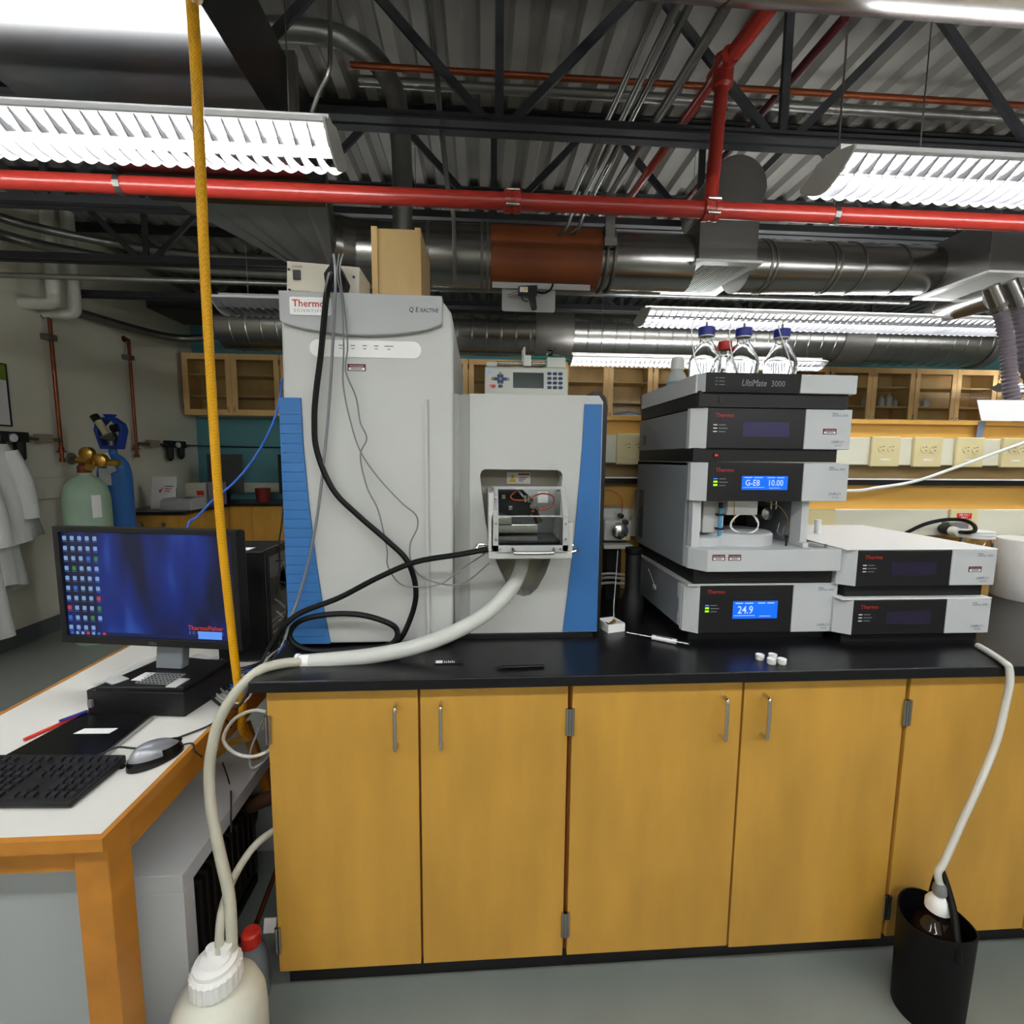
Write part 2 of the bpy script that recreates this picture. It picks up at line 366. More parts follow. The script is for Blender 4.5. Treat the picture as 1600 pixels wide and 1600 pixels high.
# ------------------------------------------------------------------ ducts
t = thing('rectangular_duct', 'wide grey rectangular duct above the upper left light', 'duct', (-0.97, -0.5, 2.47))
obj('duct_body', B(-1.32, -0.635, -3.0, 1.0, 2.47, 2.75), ductgrey, t, bevel=0.004)
for yy in (-1.2, 0.62): obj('flange', MB().holed([(-1.345, 2.445), (-0.61, 2.445), (-0.61, 2.775), (-1.345, 2.775)], [(-1.32, 2.47), (-0.635, 2.47), (-0.635, 2.75), (-1.32, 2.75)], 'y', yy, yy+0.03), galvdark, t)
# transition from rectangle to round, then a gored elbow
rings = []; NR = 24
def ring_rect(y, x0, x1, z0, z1):
    out = []
    for i in range(NR):
        a = 2*PI*(i+0.5)/NR; c, s_ = math.cos(a), math.sin(a); k = max(abs(c), abs(s_)); out.append(Vector(((x0+x1)/2+(x1-x0)/2*c/k, y, (z0+z1)/2+(z1-z0)/2*s_/k)))
    return out
def ring_circ(c, ang, r):
    # circle whose normal is (sin ang, cos ang, 0)
    c = Vector(c); h = Vector((math.cos(ang), -math.sin(ang), 0)); return [c+h*(r*math.cos(2*PI*(i+0.5)/NR))+Vector((0, 0, r*math.sin(2*PI*(i+0.5)/NR))) for i in range(NR)]
r0 = ring_rect(1.0, -1.32, -0.635, 2.47, 2.75); r1 = ring_circ((-0.80, 1.32, 2.475), math.radians(25), 0.15)
def loft(rs):
    mb = MB(); mb.add([p for r in rs for p in r], [(i*NR+j, i*NR+(j+1) % NR, (i+1)*NR+(j+1) % NR, (i+1)*NR+j) for i in range(len(rs)-1) for j in range(NR)]); return mb
t = thing('round_supply_duct', 'shiny round duct running behind the red pipe with a brown sleeve', 'duct', (0.6, 1.45, 2.33))
obj('transition', loft([r0, r1]), plenum, t, smooth=False)
el = [r1]+[ring_circ(c, math.radians(a), 0.15) for c, a in (((-0.74, 1.39, 2.475), 48), ((-0.64, 1.44, 2.475), 70), ((-0.5, 1.45, 2.475), 90))]
for a, b in zip(el[:-1], el[1:]): obj('elbow_segment', loft([a, b]), galv, t, smooth=True)
def lx(x0, x1, r, y=1.45, z=2.475, n=32): return MB().lathe([(r, x0), (r, x1)], (0, y, z), n, 'x')
obj('pipe_section', lx(-0.5, 0.05, 0.148), galv, t, smooth=True)
obj('brown_sleeve', lx(0.05, 0.60, 0.150), brownwrap, t, smooth=True, label='brown insulating sleeve')
obj('pipe_section', lx(0.60, 1.08, 0.138), galv, t, smooth=True)
DA = Vector((1.36, 1.47, 2.478)); DB = Vector((2.62, 1.66, 2.565))
obj('pipe_section', MB().cyl(DA, DB, 0.132, n=32), galv, t, smooth=True)
for xx, rr in ((-0.38, .152), (-0.26, .151), (0.0, .155), (0.03, .158), (0.62, .158), (0.66, .156)):
    obj('seam_band', lx(xx, xx+0.012, rr), galvdark, t, smooth=True)
for ff in (0.09, 0.115, 0.40, 0.425, 0.55, 0.78): obj('seam_band', MB().cyl(DA+(DB-DA)*ff, DA+(DB-DA)*(ff+0.009), 0.1355, n=32), galvdark, t, smooth=True)
obj('hanger_strap', MB().box(0.605, 0.65, 1.28, 1.30, 2.50, 2.72).box(0.60, 0.66, 1.275, 1.30, 2.48, 2.52), steel, t)
# diffuser boxes
def diffuser(x0, x1, y0, y1, z0, z1, label, ns):
    t = thing('air_diffuser', label, 'air vent', ((x0+x1)/2, (y0+y1)/2, z0), 'diffuser boxes on the round duct')
    obj('plenum_box', B(x0, x1, y0, y1, z0+0.012, z1), plenum, t, bevel=0.003)
    fr = 0.03
    obj('grille_frame', MB().holed([(x0-0.02, y0-0.02), (x1+0.02, y0-0.02), (x1+0.02, y1+0.02), (x0-0.02, y1+0.02)], [(x0+fr, y0+fr), (x1-fr, y0+fr), (x1-fr, y1-fr), (x0+fr, y1-fr)], 'z', z0, z0+0.012), msgrey, t)
    obj('grille_back', B(x0+0.005, x1-0.005, y0+0.005, y1-0.005, z0+0.010, z0+0.0118), black, t)
    sl = None
    for i in range(ns):
        xx = x0+fr+(x1-x0-2*fr)*(i+0.5)/ns
        if sl is None: sl = obj('slat', MB().bar((xx, y0+fr, z0+0.005), (xx, y1-fr, z0+0.005), 0.0035, 0.008, up=(0.5, 0, 1)), msgrey, t); base = wloc(sl); x00 = xx
        else: dup(sl, t, (base.x+xx-x00, base.y, base.z))
    return t
diffuser(1.075, 1.375, 1.285, 1.735, 2.42, 2.63, 'steel diffuser box with slatted grille above the solvent bottles', 16)
diffuser(2.62, 3.05, 1.295, 1.70, 2.42, 2.70, 'steel diffuser box with fine grille at the right edge', 30)
t = thing('capped_duct_stub', 'grey round capped duct end above the first diffuser box', 'duct', (1.275, 1.45, 2.64))
obj('duct_cap', MB().lathe([(0.0, 1.30), (0.135, 1.302), (0.142, 1.31), (0.142, 1.68), (0.0, 1.69)], (1.275, 0, 2.80), 32, 'y'), galvdark, t, smooth=True)
obj('neck', MB().cyl((1.25, 1.45, 2.63), (1.25, 1.45, 2.70), 0.085, n=28), galv, t, smooth=True)
# spiral duct near the back wall
t = thing('spiral_duct', 'large dull spiral duct above the wall cabinets', 'duct', (1.0, 3.6, 2.43))
pr = []; x = -2.38
while x < 5.15:
    pr += [(0.232, x), (0.232, x+0.122), (0.237, x+0.126), (0.237, x+0.132), (0.232, x+0.136)]; x += 0.136
obj('duct_tube', MB().lathe(pr, (0, 3.72, 2.68), 40, 'x'), galv, t, smooth=True)
for xx in (0.52, 3.55): obj('coupling', MB().lathe([(0.242, xx), (0.242, xx+0.36 if xx < 1 else xx+0.3)], (0, 3.72, 2.68), 40, 'x'), galvdark, t, smooth=True)
obj('end_ring', MB().lathe([(0.245, 5.12), (0.255, 5.13), (0.255, 5.2), (0.0, 5.2)], (0, 3.72, 2.68), 40, 'x'), galvdark, t, smooth=True)
# near shiny duct along the top of the picture
t = thing('overhead_steel_duct', 'shiny steel duct along the top edge of the picture', 'duct', (1.3, -0.06, 2.45))
obj('duct_tube', MB().lathe([(0.14, -0.62), (0.14, 4.2)], (0, -0.05, 2.60), 40, 'x'), steel, t, smooth=True)
for xx in (0.55, 1.75): obj('seam_band', MB().lathe([(0.143, xx), (0.143, xx+0.015)], (0, -0.05, 2.60), 40, 'x'), galv, t, smooth=True)

# ------------------------------------------------------------------ pipes under the roof
RY, RZ = 0.811, 2.432
t = thing('red_sprinkler_pipe', 'long red sprinkler pipe running across below the joists', 'pipe', (1, RY, RZ-0.03))
obj('main_pipe', MB().cyl((-3.45, RY, RZ), (7.5, RY, RZ), 0.031, n=20), red, t, smooth=True)
for px in (0.122, 0.905):
    obj('coupling', MB().lathe([(0.031, px-0.034), (0.042, px-0.031), (0.042, px-0.010), (0.039, px-0.008), (0.039, px+0.008), (0.042, px+0.010), (0.042, px+0.031), (0.031, px+0.034)], (0, RY, RZ), 20, 'x'), red, t, smooth=True)
    for s in (-1, 1): obj('bolt', MB().cyl((px-0.025, RY-0.037, RZ+s*0.026), (px+0.025, RY-0.037, RZ+s*0.026), 0.006, n=8), steel, t)
obj('drop_pipe', MB().cyl((0.905, RY, RZ+0.02), (0.93, RY, 2.95), 0.0255, n=16), red, t, smooth=True)
obj('tee_fitting', MB().lathe([(0.026, 2.87), (0.038, 2.88), (0.038, 2.985), (0.026, 2.995)], (0.93, RY, 0), 16).cyl((0.928, RY-0.06, 2.95), (0.924, RY+0.06, 2.95), 0.035, n=16), red, t, smooth=True)
obj('branch_pipe', MB().cyl((0.925, RY, 2.95), (0.78, 2.9, 2.95), 0.021, n=14), red, t, smooth=True)
obj('elbow_stub', MB().cyl((0.93, RY, 2.95), (0.985, RY-0.22, 2.99), 0.03, n=14), red, t, smooth=True)
for xx in (-1.31, 1.415, -2.8):
    mb = MB().lathe([(0.032, xx-0.011), (0.034, xx-0.011), (0.034, xx+0.011), (0.032, xx+0.011)], (0, RY, RZ), 20, 'x')
    if xx > 0 or xx < -2: mb.cyl((xx, RY, RZ+0.03), (xx, RY, 3.36), 0.004, n=8)
    obj('pipe_strap', mb, steel, t)
tag(obj('maroon_pipe', MB().cyl((1.36, 0.75, 3.1), (1.27, 3.2, 3.1), 0.018, n=12), mat('pipe_maroon', (74, 24, 26), 0.45), None, smooth=True), 'dark maroon pipe running back right of the red drop pipe', 'pipe')
def pipe(name, a, b, r, m, label, cat='pipe'): return tag(obj(name, MB().cyl(a, b, r, n=14), m, None, smooth=True), label, cat)
pipe('copper_pipe', (-0.55, 1.12, 3.10), (7.8, 1.12, 3.10), 0.0135, copperpaint, 'thin copper-coloured pipe crossing below the roof deck')
pipe('grey_pipe', (-0.55, 1.27, 3.145), (7.8, 1.27, 3.145), 0.022, conduit, 'grey pipe crossing behind the thin copper pipe')
pipe('steel_conduit', (-3.4, 1.9+0.3, 2.56), (3.0, 2.2, 2.56), 0.017, conduit, 'straight steel conduit passing behind the round duct')
cable('vent_pipe', [(-1.0401, 1.2500, 3.3137), (-0.7936, 1.2500, 3.3208), (-0.6003, 1.2500, 3.2962), (-0.4564, 1.2500, 3.2053), (-0.3851, 1.2500, 3.0636), (-0.3626, 1.2500, 2.8625), (-0.3628, 1.2500, 2.4879)], 0.046, conduit, 'thick grey vent pipe bending down behind the wooden box', 'pipe', n=16, k=8)
for i, (a, b, r) in enumerate((((0.655, 0.45, 2.95), (0.545, 2.9, 2.95), 0.014), ((0.70, 0.45, 2.96), (0.60, 2.9, 2.96), 0.014), ((0.835, 0.45, 2.97), (0.68, 2.9, 2.97), 0.020), ((0.60, 0.45, 2.955), (0.47, 2.9, 2.955), 0.012))):
    tag(obj('roof_conduit', MB().cyl(a, b, r, n=12), (conduit, galv, galvdark, conduit)[i], None, smooth=True), ('steel conduit running back beside the red drop pipe, middle of the bundle', 'bright steel conduit in the bundle beside the red drop pipe', 'thickest grey conduit of the bundle beside the red drop pipe', 'leftmost steel conduit of the bundle under the roof deck')[i], 'conduit', 'conduits running back under the roof deck')
for i, (px, q) in enumerate(((666, 0), (676, 4))):
    cable('thin_conduit', [(-0.2175, 1.0000, 3.2919) if i == 0 else (-0.1997, 1.0000, 3.2930), (-0.1894, 1.0000, 3.0366) if i == 0 else (-0.1765, 1.0000, 3.0374), (-0.1704, 1.0000, 2.8338) if i == 0 else (-0.1600, 1.0000, 2.8343), (-0.1395, 1.0200, 2.5620) if i == 0 else (-0.1315, 1.0200, 2.5624), (-0.1180, 1.0600, 2.4667) if i == 0 else (-0.1126, 1.0600, 2.4669), (-0.1264, 1.2500, 2.2811) if i == 0 else (-0.1203, 1.2500, 2.2813)], 0.0065, conduit, 'thin steel conduit dropping past the joists, left one of the pair' if i == 0 else 'thin steel conduit dropping past the joists, right one of the pair', 'conduit')
for i, px in enumerate((0, 1)):
    pts = (((0.4363, 1.1000, 2.6266), (0.4076, 1.1200, 2.5413), (0.3861, 1.1400, 2.4868), (0.3545, 1.1600, 2.4668)), ((0.4851, 1.1000, 2.6287), (0.4573, 1.1200, 2.5296), (0.4419, 1.1400, 2.4889), (0.4166, 1.1600, 2.4746)))[i]
    cable('conduit_end', list(pts), 0.009, galv, 'short bent conduit end hanging below the red pipe, left one' if i == 0 else 'short bent conduit end hanging below the red pipe, right one', 'conduit')

# ================================================================== main bench
CT = 0.914
def base_cabinet(x0, x1, xm, label, gap0, gap1, hin):
    t = thing('base_cabinet', label, 'cabinet', ((x0+x1)/2, 0.4, 0), 'maple base cabinets under the black bench top')
    obj('carcass', MB().box(x0+0.001, x1-0.001, 0.018, 0.70, 0.105, 0.884), woodedge, t)
    obj('toe_kick', B(x0+0.001, x1-0.001, 0.062, 0.70, 0, 0.105), black, t)
    for (a, b, side, dz) in ((x0+gap0, xm-0.003, 1, 0.0), (xm+0.003, x1-gap1, -1, -0.006 if x0 > 0.2 else 0.0)):
        d = obj('door', B(a, b, 0.0, 0.018, 0.103+dz, 0.877+dz), wood, t, bevel=0.0012)
        hx = (xm-0.056) if side > 0 else (xm+0.056)
        hp = [(hx, 0.002, 0.838), (hx, -0.022, 0.836), (hx, -0.028, 0.826), (hx, -0.028, 0.740), (hx, -0.022, 0.730), (hx, 0.002, 0.728)]
        obj('handle', MB().tube(spline(hp, 4), 0.0052, 10), chrome, d, smooth=True)
    for zz in hin:
        for hx in (x0+0.0035, x1-0.0035):
            mb = MB().tube([(hx-0.004, -0.004, zz), (hx-0.004, -0.004, zz+0.072)], 0.0042, 8).tube([(hx+0.004, -0.004, zz), (hx+0.004, -0.004, zz+0.072)], 0.0042, 8)
            obj('hinge', mb, steel, t, smooth=True)
    return t
base_cabinet(-0.526, 0.231, -0.153, 'two-door maple base cabinet at the left end of the bench', 0.002, 0.006, (0.742, 0.163))
base_cabinet(0.231, 1.148, 0.690, 'two-door maple base cabinet in the middle of the bench', 0.006, 0.006, (0.742, 0.163))
base_cabinet(1.148, 2.07, 1.578, 'two-door maple base cabinet behind the black bucket', 0.006, 0.006, (0.742, 0.163))
tag(obj('black_worktop', B(-0.552, 4.2, -0.03, 1.12, 0.8855, CT), blacktop, None, bevel=0.003), 'long black epoxy bench top carrying the instruments', 'worktop')
tag(obj('bench_end_panel', B(-0.528, -0.5265, 0.02, 0.70, 0.10, 0.884), woodedge), 'wooden end panel at the left end of the bench', 'panel')

# ------------------------------------------------------------------ bench spine with power raceways
SY = 0.78
t = thing('bench_spine', 'wooden reagent-shelf backboard behind the modules', 'backboard', (2.3, SY, CT))
obj('lower_panel', B(0.44, 4.2, SY, SY+0.03, CT, 1.355), woodpanel, t)
obj('shelf', B(0.42, 4.2, SY-0.03, SY+0.06, 1.352, 1.378), black, t, label='black shelf strip')
obj('shelf_edge', B(0.42, 4.2, SY-0.034, SY-0.03, 1.374, 1.380), white, t)
obj('upper_panel', B(0.44, 4.2, SY+0.02, SY+0.05, 1.378, 1.60), tanback, t)  # darker tan paints in the shadow under the raceway
obj('top_board', B(0.44, 4.2, SY-0.0, SY+0.02, 1.545, 1.605), woodpanel, t)
obj('top_rail', B(0.43, 4.2, SY-0.02, SY+0.055, 1.605, 1.622), woodpanel, t)
t = thing('power_raceway', 'cream power raceway with outlet plates above the black shelf', 'raceway', (2.3, SY, 1.43))
obj('channel', B(0.44, 4.2, SY-0.035, SY+0.02, 1.435, 1.548), creamplate, t, bevel=0.004)
def outlet(cx, z0, z1, yy, t, duplex=True):
    p = obj('outlet_plate', B(cx-0.062, cx+0.062, yy-0.014, yy, z0-0.006, z1+0.004), creamout, t, bevel=0.004)
    if duplex:
        zc = (z0+z1)/2+0.012
        for s in (-1, 1):
            f = obj('socket', MB().lathe([(0.0, yy-0.0165), (0.0165, yy-0.0165), (0.0165, yy-0.012)], (cx+s*0.02, 0, zc), 16, 'y'), creamout, p)
            obj('socket_slots', MB().box(cx+s*0.02-0.008, cx+s*0.02-0.004, yy-0.0172, yy-0.0164, zc+0.003, zc+0.006).box(cx+s*0.02+0.002, cx+s*0.02+0.010, yy-0.0172, yy-0.0164, zc+0.006, zc+0.0085).box(cx+s*0.02+0.002, cx+s*0.02+0.010, yy-0.0172, yy-0.0164, zc-0.0085, zc-0.006), black, p)
    obj('plate_label', B(cx-0.02, cx+0.02, yy-0.0148, yy-0.0139, z0+0.02, z0+0.027), white, p)
    return p
for cx in (0.60, 1.66, 1.845, 2.03, 2.235, 2.42, 2.6): outlet(cx, 1.435, 1.548, SY-0.035, t)
t = thing('lower_raceway', 'cream power raceway below the black shelf, with a red sticker', 'raceway', (2.3, SY, 1.14))
obj('channel', B(0.44, 4.2, SY-0.04, SY, 1.140, 1.250), creamplate, t, bevel=0.003)
outlet(0.54, 1.14, 1.25, SY-0.04, t, False); outlet(1.40, 1.14, 1.25, SY-0.04, t, False)
p = outlet(2.03, 1.14, 1.25, SY-0.04, t, False)
decal('red_sticker', redlab, 1.995, 2.06, SY-0.055, 1.213, 1.237, p)
text('sticker_text', '208 VOLT', 0.011, (2.0275, SY-0.0558, 1.2265), white, p, align='CENTER', bold=0.01)
text('sticker_text', 'ONLY', 0.011, (2.0275, SY-0.0558, 1.2155), white, p, align='CENTER', bold=0.01)
t = thing('power_plug', 'black round twist-lock plug in the lower raceway beside the red sticker', 'plug', (1.9484, 0.7000, 1.1515))
obj('plug_body', MB().cyl((1.9401, 0.7250, 1.1721), (1.9109, 0.6550, 1.1744), 0.021, n=20), rubber, t, smooth=True)
obj('plug_collar', MB().cyl((1.9081, 0.6550, 1.1744), (1.9023, 0.6200, 1.1719), 0.020, 0.016, n=20), white, t, smooth=True)
obj('socket_box', B(1.945, 2.03, 0.705, 0.739, 1.15, 1.20), cablegrey, t)
cable('arched_cable', [(1.9072, 0.6300, 1.1730), (1.8945, 0.5800, 1.1780), (1.9119, 0.5700, 1.1870), (1.9148, 0.5800, 1.2082), (1.9156, 0.6200, 1.2207), (1.8806, 0.6600, 1.2182), (1.8195, 0.6800, 1.1998), (1.7680, 0.6900, 1.1720), (1.7327, 0.7000, 1.1439), (1.6884, 0.7000, 1.0852)], 0.0072, rubber, 'thick black power cord arching behind the right-hand modules')

# ------------------------------------------------------------------ mass spectrometer
t = thing('mass_spectrometer', 'tall grey and blue mass spectrometer on the black bench', 'instrument', (-0.08, 0.5, CT))
obj('plinth', B(-0.51, 0.34, 0.23, 0.96, CT, 0.926), ubase, t)
tw = [(-0.53, 0.926), (-0.078, 0.926), (-0.072, 1.79), (-0.078, 1.835), (-0.098, 1.862), (-0.52, 1.862)]
obj('tower_body', MB().prism(tw, 'y', 0.18, 0.95), msgrey, t, bevel=0.006)
obj('door_ridge', MB().prism([(-0.150, 0.17), (-0.143, 0.168), (-0.138, 0.181), (-0.150, 0.181)], 'z', 0.926, 1.605), msgrey, t)
hd = [(-0.518, 1.874), (-0.518, 1.80), (-0.51, 1.793)]+[(-0.51+0.40*i/14, 1.793-0.026*math.sin(PI*i/14)**0.8) for i in range(1, 14)]+[(-0.104, 1.798), (-0.100, 1.806), (-0.100, 1.872)]
h = obj('header_cover', MB().prism(hd, 'y', 0.163, 0.30), mscover, t, bevel=0.003)
obj('badge_plate', MB().prism(rrect(-0.490, -0.385, 1.813, 1.858, 0.005), 'y', 0.1605, 0.163), white, h)
text('badge_text', 'Thermo', 0.0245, (-0.483, 0.1602, 1.834), textred, h, bold=0.016, sx=1.02)
text('badge_text', 'SCIENTIFIC', 0.0105, (-0.479, 0.1602, 1.8205), textgrey, h, spacing=1.55)
text('model_text', 'Q E', 0.0175, (-0.187, 0.1628, 1.829), textdark, h, shear=0.15, sx=0.86, bold=0.012)
text('model_text', 'XACTIVE', 0.0142, (-0.159, 0.1628, 1.829), textdark, h, shear=0.15, bold=0.016, sx=0.84)
sbar = obj('status_bar', MB().prism(rrect(-0.449, -0.158, 1.713, 1.757, 0.0215, 8), 'y', 0.1775, 0.181), white, t)
for i, (a, wd) in enumerate(((-0.368, 0.011), (-0.337, 0.011), (-0.306, 0.011), (-0.276, 0.011), (-0.243, 0.023))):
    decal('status_mark', textgrey, a-wd/2, a+wd/2, 0.1775, 1.742, 1.7445, sbar)
    decal('status_caption', textgrey, a-0.004, a+0.004, 0.1775, 1.7345, 1.7365, sbar)
def caution(x0, x1, y, z0, z1, parent, nm='caution_label'):
    l = decal(nm, labelmaroon, x0, x1, y, z0, z1, parent); zz = z0+(z1-z0)*0.12; zt = z0+(z1-z0)*0.48
    decal('label_field', white, x0+0.003, x1-0.003, y-0.0008, zz, zt, l, 0.0004)
    decal('label_lines', labelink, x0+0.009, x1-0.009, y-0.0012, z0+(z1-z0)*0.24, z0+(z1-z0)*0.38, l, 0.0003)
    text('label_text', 'EXPOSURE HAZARD', (z1-z0)*0.22, ((x0+x1)/2, y-0.0009, z0+(z1-z0)*0.64), white, l, align='CENTER')
    return l
caution(-0.353, -0.305, 0.18, 1.678, 1.696, t)
# blue slatted panel, each slat its own piece
def bx(z):
    tb = [(1.61, -0.476), (1.473, -0.474), (1.335, -0.466), (1.155, -0.451), (1.049, -0.439), (0.926, -0.420)]
    for (a, b), (c, d) in zip(tb[:-1], tb[1:]):
        if z >= c: return b+(d-b)*(a-z)/(a-c)
    return tb[-1][1]
zz = 1.605; first = True
while zz > 0.93:
    hgt = 0.044 if first else 0.0255; z2 = max(0.928, zz-hgt+0.0008); first = False
    obj('blue_slat', MB().prism([(-0.5325, z2), (bx(z2), z2), (bx(zz), zz), (-0.5325, zz)], 'y', 0.1735, 0.1805), msblue, t); zz -= hgt
obj('side_panel_blue', B(-0.5345, -0.5305, 0.181, 0.30, 0.926, 1.605), msblue, t)
# central body with recessed bay
inner = [(0.012, 1.418), (0.227, 1.417), (0.236, 1.412), (0.241, 1.402), (0.236, 1.332), (0.226, 1.24), (0.213, 1.163), (0.196, 1.11), (0.172, 1.065), (0.150, 1.044), (0.130, 1.039), (0.108, 1.046), (0.085, 1.07), (0.066, 1.102), (0.042, 1.16), (0.022, 1.222), (0.008, 1.32), (-0.001, 1.40), (0.003, 1.412)]
outer = [(-0.03, 0.927), (0.355, 0.927), (0.355, 1.615), (0.343, 1.632), (-0.03, 1.632)]
obj('body_front', MB().holed(outer, inner[::-1], 'y', 0.24, 0.335), msgrey, t)
obj('body_shell', MB().prism([(-0.07, 0.927), (0.352, 0.927), (0.352, 1.612), (0.340, 1.630), (-0.07, 1.630)], 'y', 0.335, 1.0), msgrey, t, bevel=0.004)
obj('body_fillet', MB().prism([(-0.075, 0.235), (-0.06, 0.268), (-0.032, 0.250), (-0.028, 0.2405), (-0.028, 0.34), (-0.075, 0.34)], 'z', 0.927, 1.632), msgrey, t)
obj('recess_back', MB().prism([(a, b) for a, b in inner], 'y', 0.328, 0.334), beige, t)
obj('dark_edge', MB().prism([(0.3555, 0.927), (0.366, 0.927), (0.371, 1.60), (0.366, 1.628), (0.35, 1.643), (0.325, 1.645), (0.325, 1.6335), (0.344, 1.633), (0.3558, 1.616)], 'y', 0.250, 0.98), black, t)
bl = [(0.300, 1.607), (0.351, 1.607), (0.354, 0.931), (0.250, 0.931), (0.262, 1.042), (0.2765, 1.178), (0.288, 1.351), (0.296, 1.482)]
obj('blue_panel', MB().prism(bl, 'y', 0.234, 0.2402), msblue, t)
# caution label with triangle
l = decal('hazard_label', white, 0.082, 0.155, 0.3275, 1.372, 1.407, t)
obj('triangle', MB().prism([(0.088, 1.378), (0.110, 1.378), (0.099, 1.402)], 'y', 0.3262, 0.3267), yellowlab, l)
decal('label_band', orangelab, 0.117, 0.153, 0.3267, 1.398, 1.405, l, 0.0004)
for k in range(3): decal('label_lines', labelink, 0.119, 0.145-0.006*k, 0.3267, 1.390-0.005*k, 1.392-0.005*k, l, 0.0004)
# ion source housing with clear hood
HX0, HX1, HY0, HZ0 = 0.022, 0.247, 0.095, 1.183
sh = obj('source_housing', MB().box(HX0, HX1, HY0, 0.33, HZ0, 1.203).box(HX0, 0.036, HY0, 0.33, 1.203, 1.36).box(0.233, HX1, HY0+0.0, 0.33, 1.203, 1.28).box(0.228, 0.240, 0.2, 0.33, 1.28, 1.35), msgrey, t, bevel=0.003)
obj('side_rail', MB().prism([(HY0, 1.203), (0.16, 1.203), (0.16, 1.36), (0.14, 1.372), (HY0, 1.30)], 'x', 0.030, 0.040), acrylic, sh)
for (a, b) in ((0.034, 0.048), (0.219, 0.233)): obj('window_frame', MB().prism([(HY0-0.006, 1.205), (HY0+0.004, 1.205), (HY0+0.004, 1.296), (0.155, 1.370), (0.145, 1.374), (HY0-0.006, 1.298)], 'x', a, b), mscover, sh)
obj('window_sill', B(0.034, 0.233, HY0-0.006, HY0+0.006, 1.203, 1.221), mscover, sh)
obj('window_top', B(0.034, 0.233, 0.143, 0.156, 1.366, 1.374), mscover, sh)
obj('front_window', B(0.048, 0.219, HY0-0.004, HY0-0.001, 1.221, 1.298), acrylic, sh)
obj('hood_window', MB().hexa([(0.048, HY0-0.003, 1.300), (0.219, HY0-0.003, 1.300), (0.219, HY0+0.001, 1.300), (0.048, HY0+0.001, 1.300), (0.048, 0.146, 1.371), (0.219, 0.146, 1.371), (0.219, 0.150, 1.369), (0.048, 0.150, 1.369)]), acrylic, sh)
obj('hinge_line', B(0.036, 0.231, HY0-0.006, HY0-0.004, 1.2975, 1.3005), mscover, sh)
for (a, b) in ((0.041, 1.345), (0.041, 1.318), (0.041, 1.28), (0.041, 1.238), (0.226, 1.28), (0.226, 1.238), (0.052, 1.212), (0.213, 1.212)):
    yy = HY0-0.006 if b < 1.3 else HY0-0.006+(b-1.298)*0.66
    obj('screw', MB().lathe([(0.0, yy-0.0025), (0.0035, yy-0.002), (0.0035, yy+0.001)], (a, 0, b), 10, 'y'), chrome, sh, smooth=True)
obj('front_handle', MB().tube(spline([(0.085, HY0-0.004, 1.213), (0.088, HY0-0.026, 1.207), (0.10, HY0-0.030, 1.205), (0.18, HY0-0.030, 1.205), (0.191, HY0-0.026, 1.207), (0.194, HY0-0.004, 1.213)], 4), 0.005, 10), chrome, sh, smooth=True)
obj('side_handle', MB().tube(spline([(0.024, 0.13, 1.215), (-0.004, 0.125, 1.217), (-0.008, 0.12, 1.205), (0.0, 0.12, 1.197), (0.024, 0.12, 1.197)], 4), 0.0045, 8), chrome, sh, smooth=True)
obj('side_handle', MB().tube(spline([(0.245, 0.15, 1.215), (0.262, 0.145, 1.208), (0.266, 0.13, 1.2), (0.246, 0.12, 1.197)], 4), 0.0045, 8), chrome, sh, smooth=True)
obj('probe_block', MB().prism([(0.045, 1.30), (0.045, 1.362), (0.12, 1.362), (0.15, 1.335), (0.15, 1.30), (0.14, 1.285), (0.10, 1.285)], 'y', 0.19, 0.26), ubase, sh, bevel=0.003)
for (a, b) in ((0.066, 1.342), (0.085, 1.31)): obj('block_insert', B(a-0.006, a+0.006, 0.186, 0.19, b-0.007, b+0.007), steel, sh, bevel=0.002)
obj('inner_plate', B(0.17, 0.20, 0.25, 0.26, 1.32, 1.352), white, sh)
obj('inner_wall', B(0.036, 0.233, 0.300, 0.308, 1.203, 1.36), mscover, sh)
obj('base_plate', B(0.045, 0.215, 0.11, 0.24, 1.204, 1.232), blackgloss, sh, bevel=0.002)
obj('slide_rail', MB().box(0.045, 0.165, 0.20, 0.25, 1.236, 1.262).box(0.045, 0.09, 0.19, 0.25, 1.262, 1.285), steel, sh, bevel=0.002)
obj('orange_tubing', MB().tube(spline([(0.10, 0.18, 1.358), (0.085, 0.172, 1.345), (0.095, 0.17, 1.335), (0.13, 0.17, 1.335), (0.15, 0.17, 1.345), (0.175, 0.17, 1.353), (0.203, 0.175, 1.345), (0.205, 0.18, 1.322), (0.185, 0.18, 1.31), (0.155, 0.18, 1.308), (0.145, 0.185, 1.30)], 6), 0.0022, 6), mat('peek_orange', (205, 84, 52), 0.4), sh, smooth=True)
obj('probe_needle', MB().cyl((0.10, 0.175, 1.366), (0.125, 0.17, 1.338), 0.003, n=8).cyl((0.137, 0.168, 1.332), (0.160, 0.18, 1.305), 0.006, n=10).lathe([(0.0, 0.165), (0.008, 0.166), (0.008, 0.18)], (0.146, 0, 1.318), 12, 'y').box(0.122, 0.128, 0.16, 0.168, 1.33, 1.348).box(0.131, 0.136, 0.16, 0.168, 1.33, 1.348), steel, sh, smooth=True)
obj('probe_collar', MB().cyl((0.155, 0.2, 1.30), (0.168, 0.2, 1.268), 0.010, n=10), mat('probe_brown', (70, 46, 34), 0.5), sh, smooth=True)

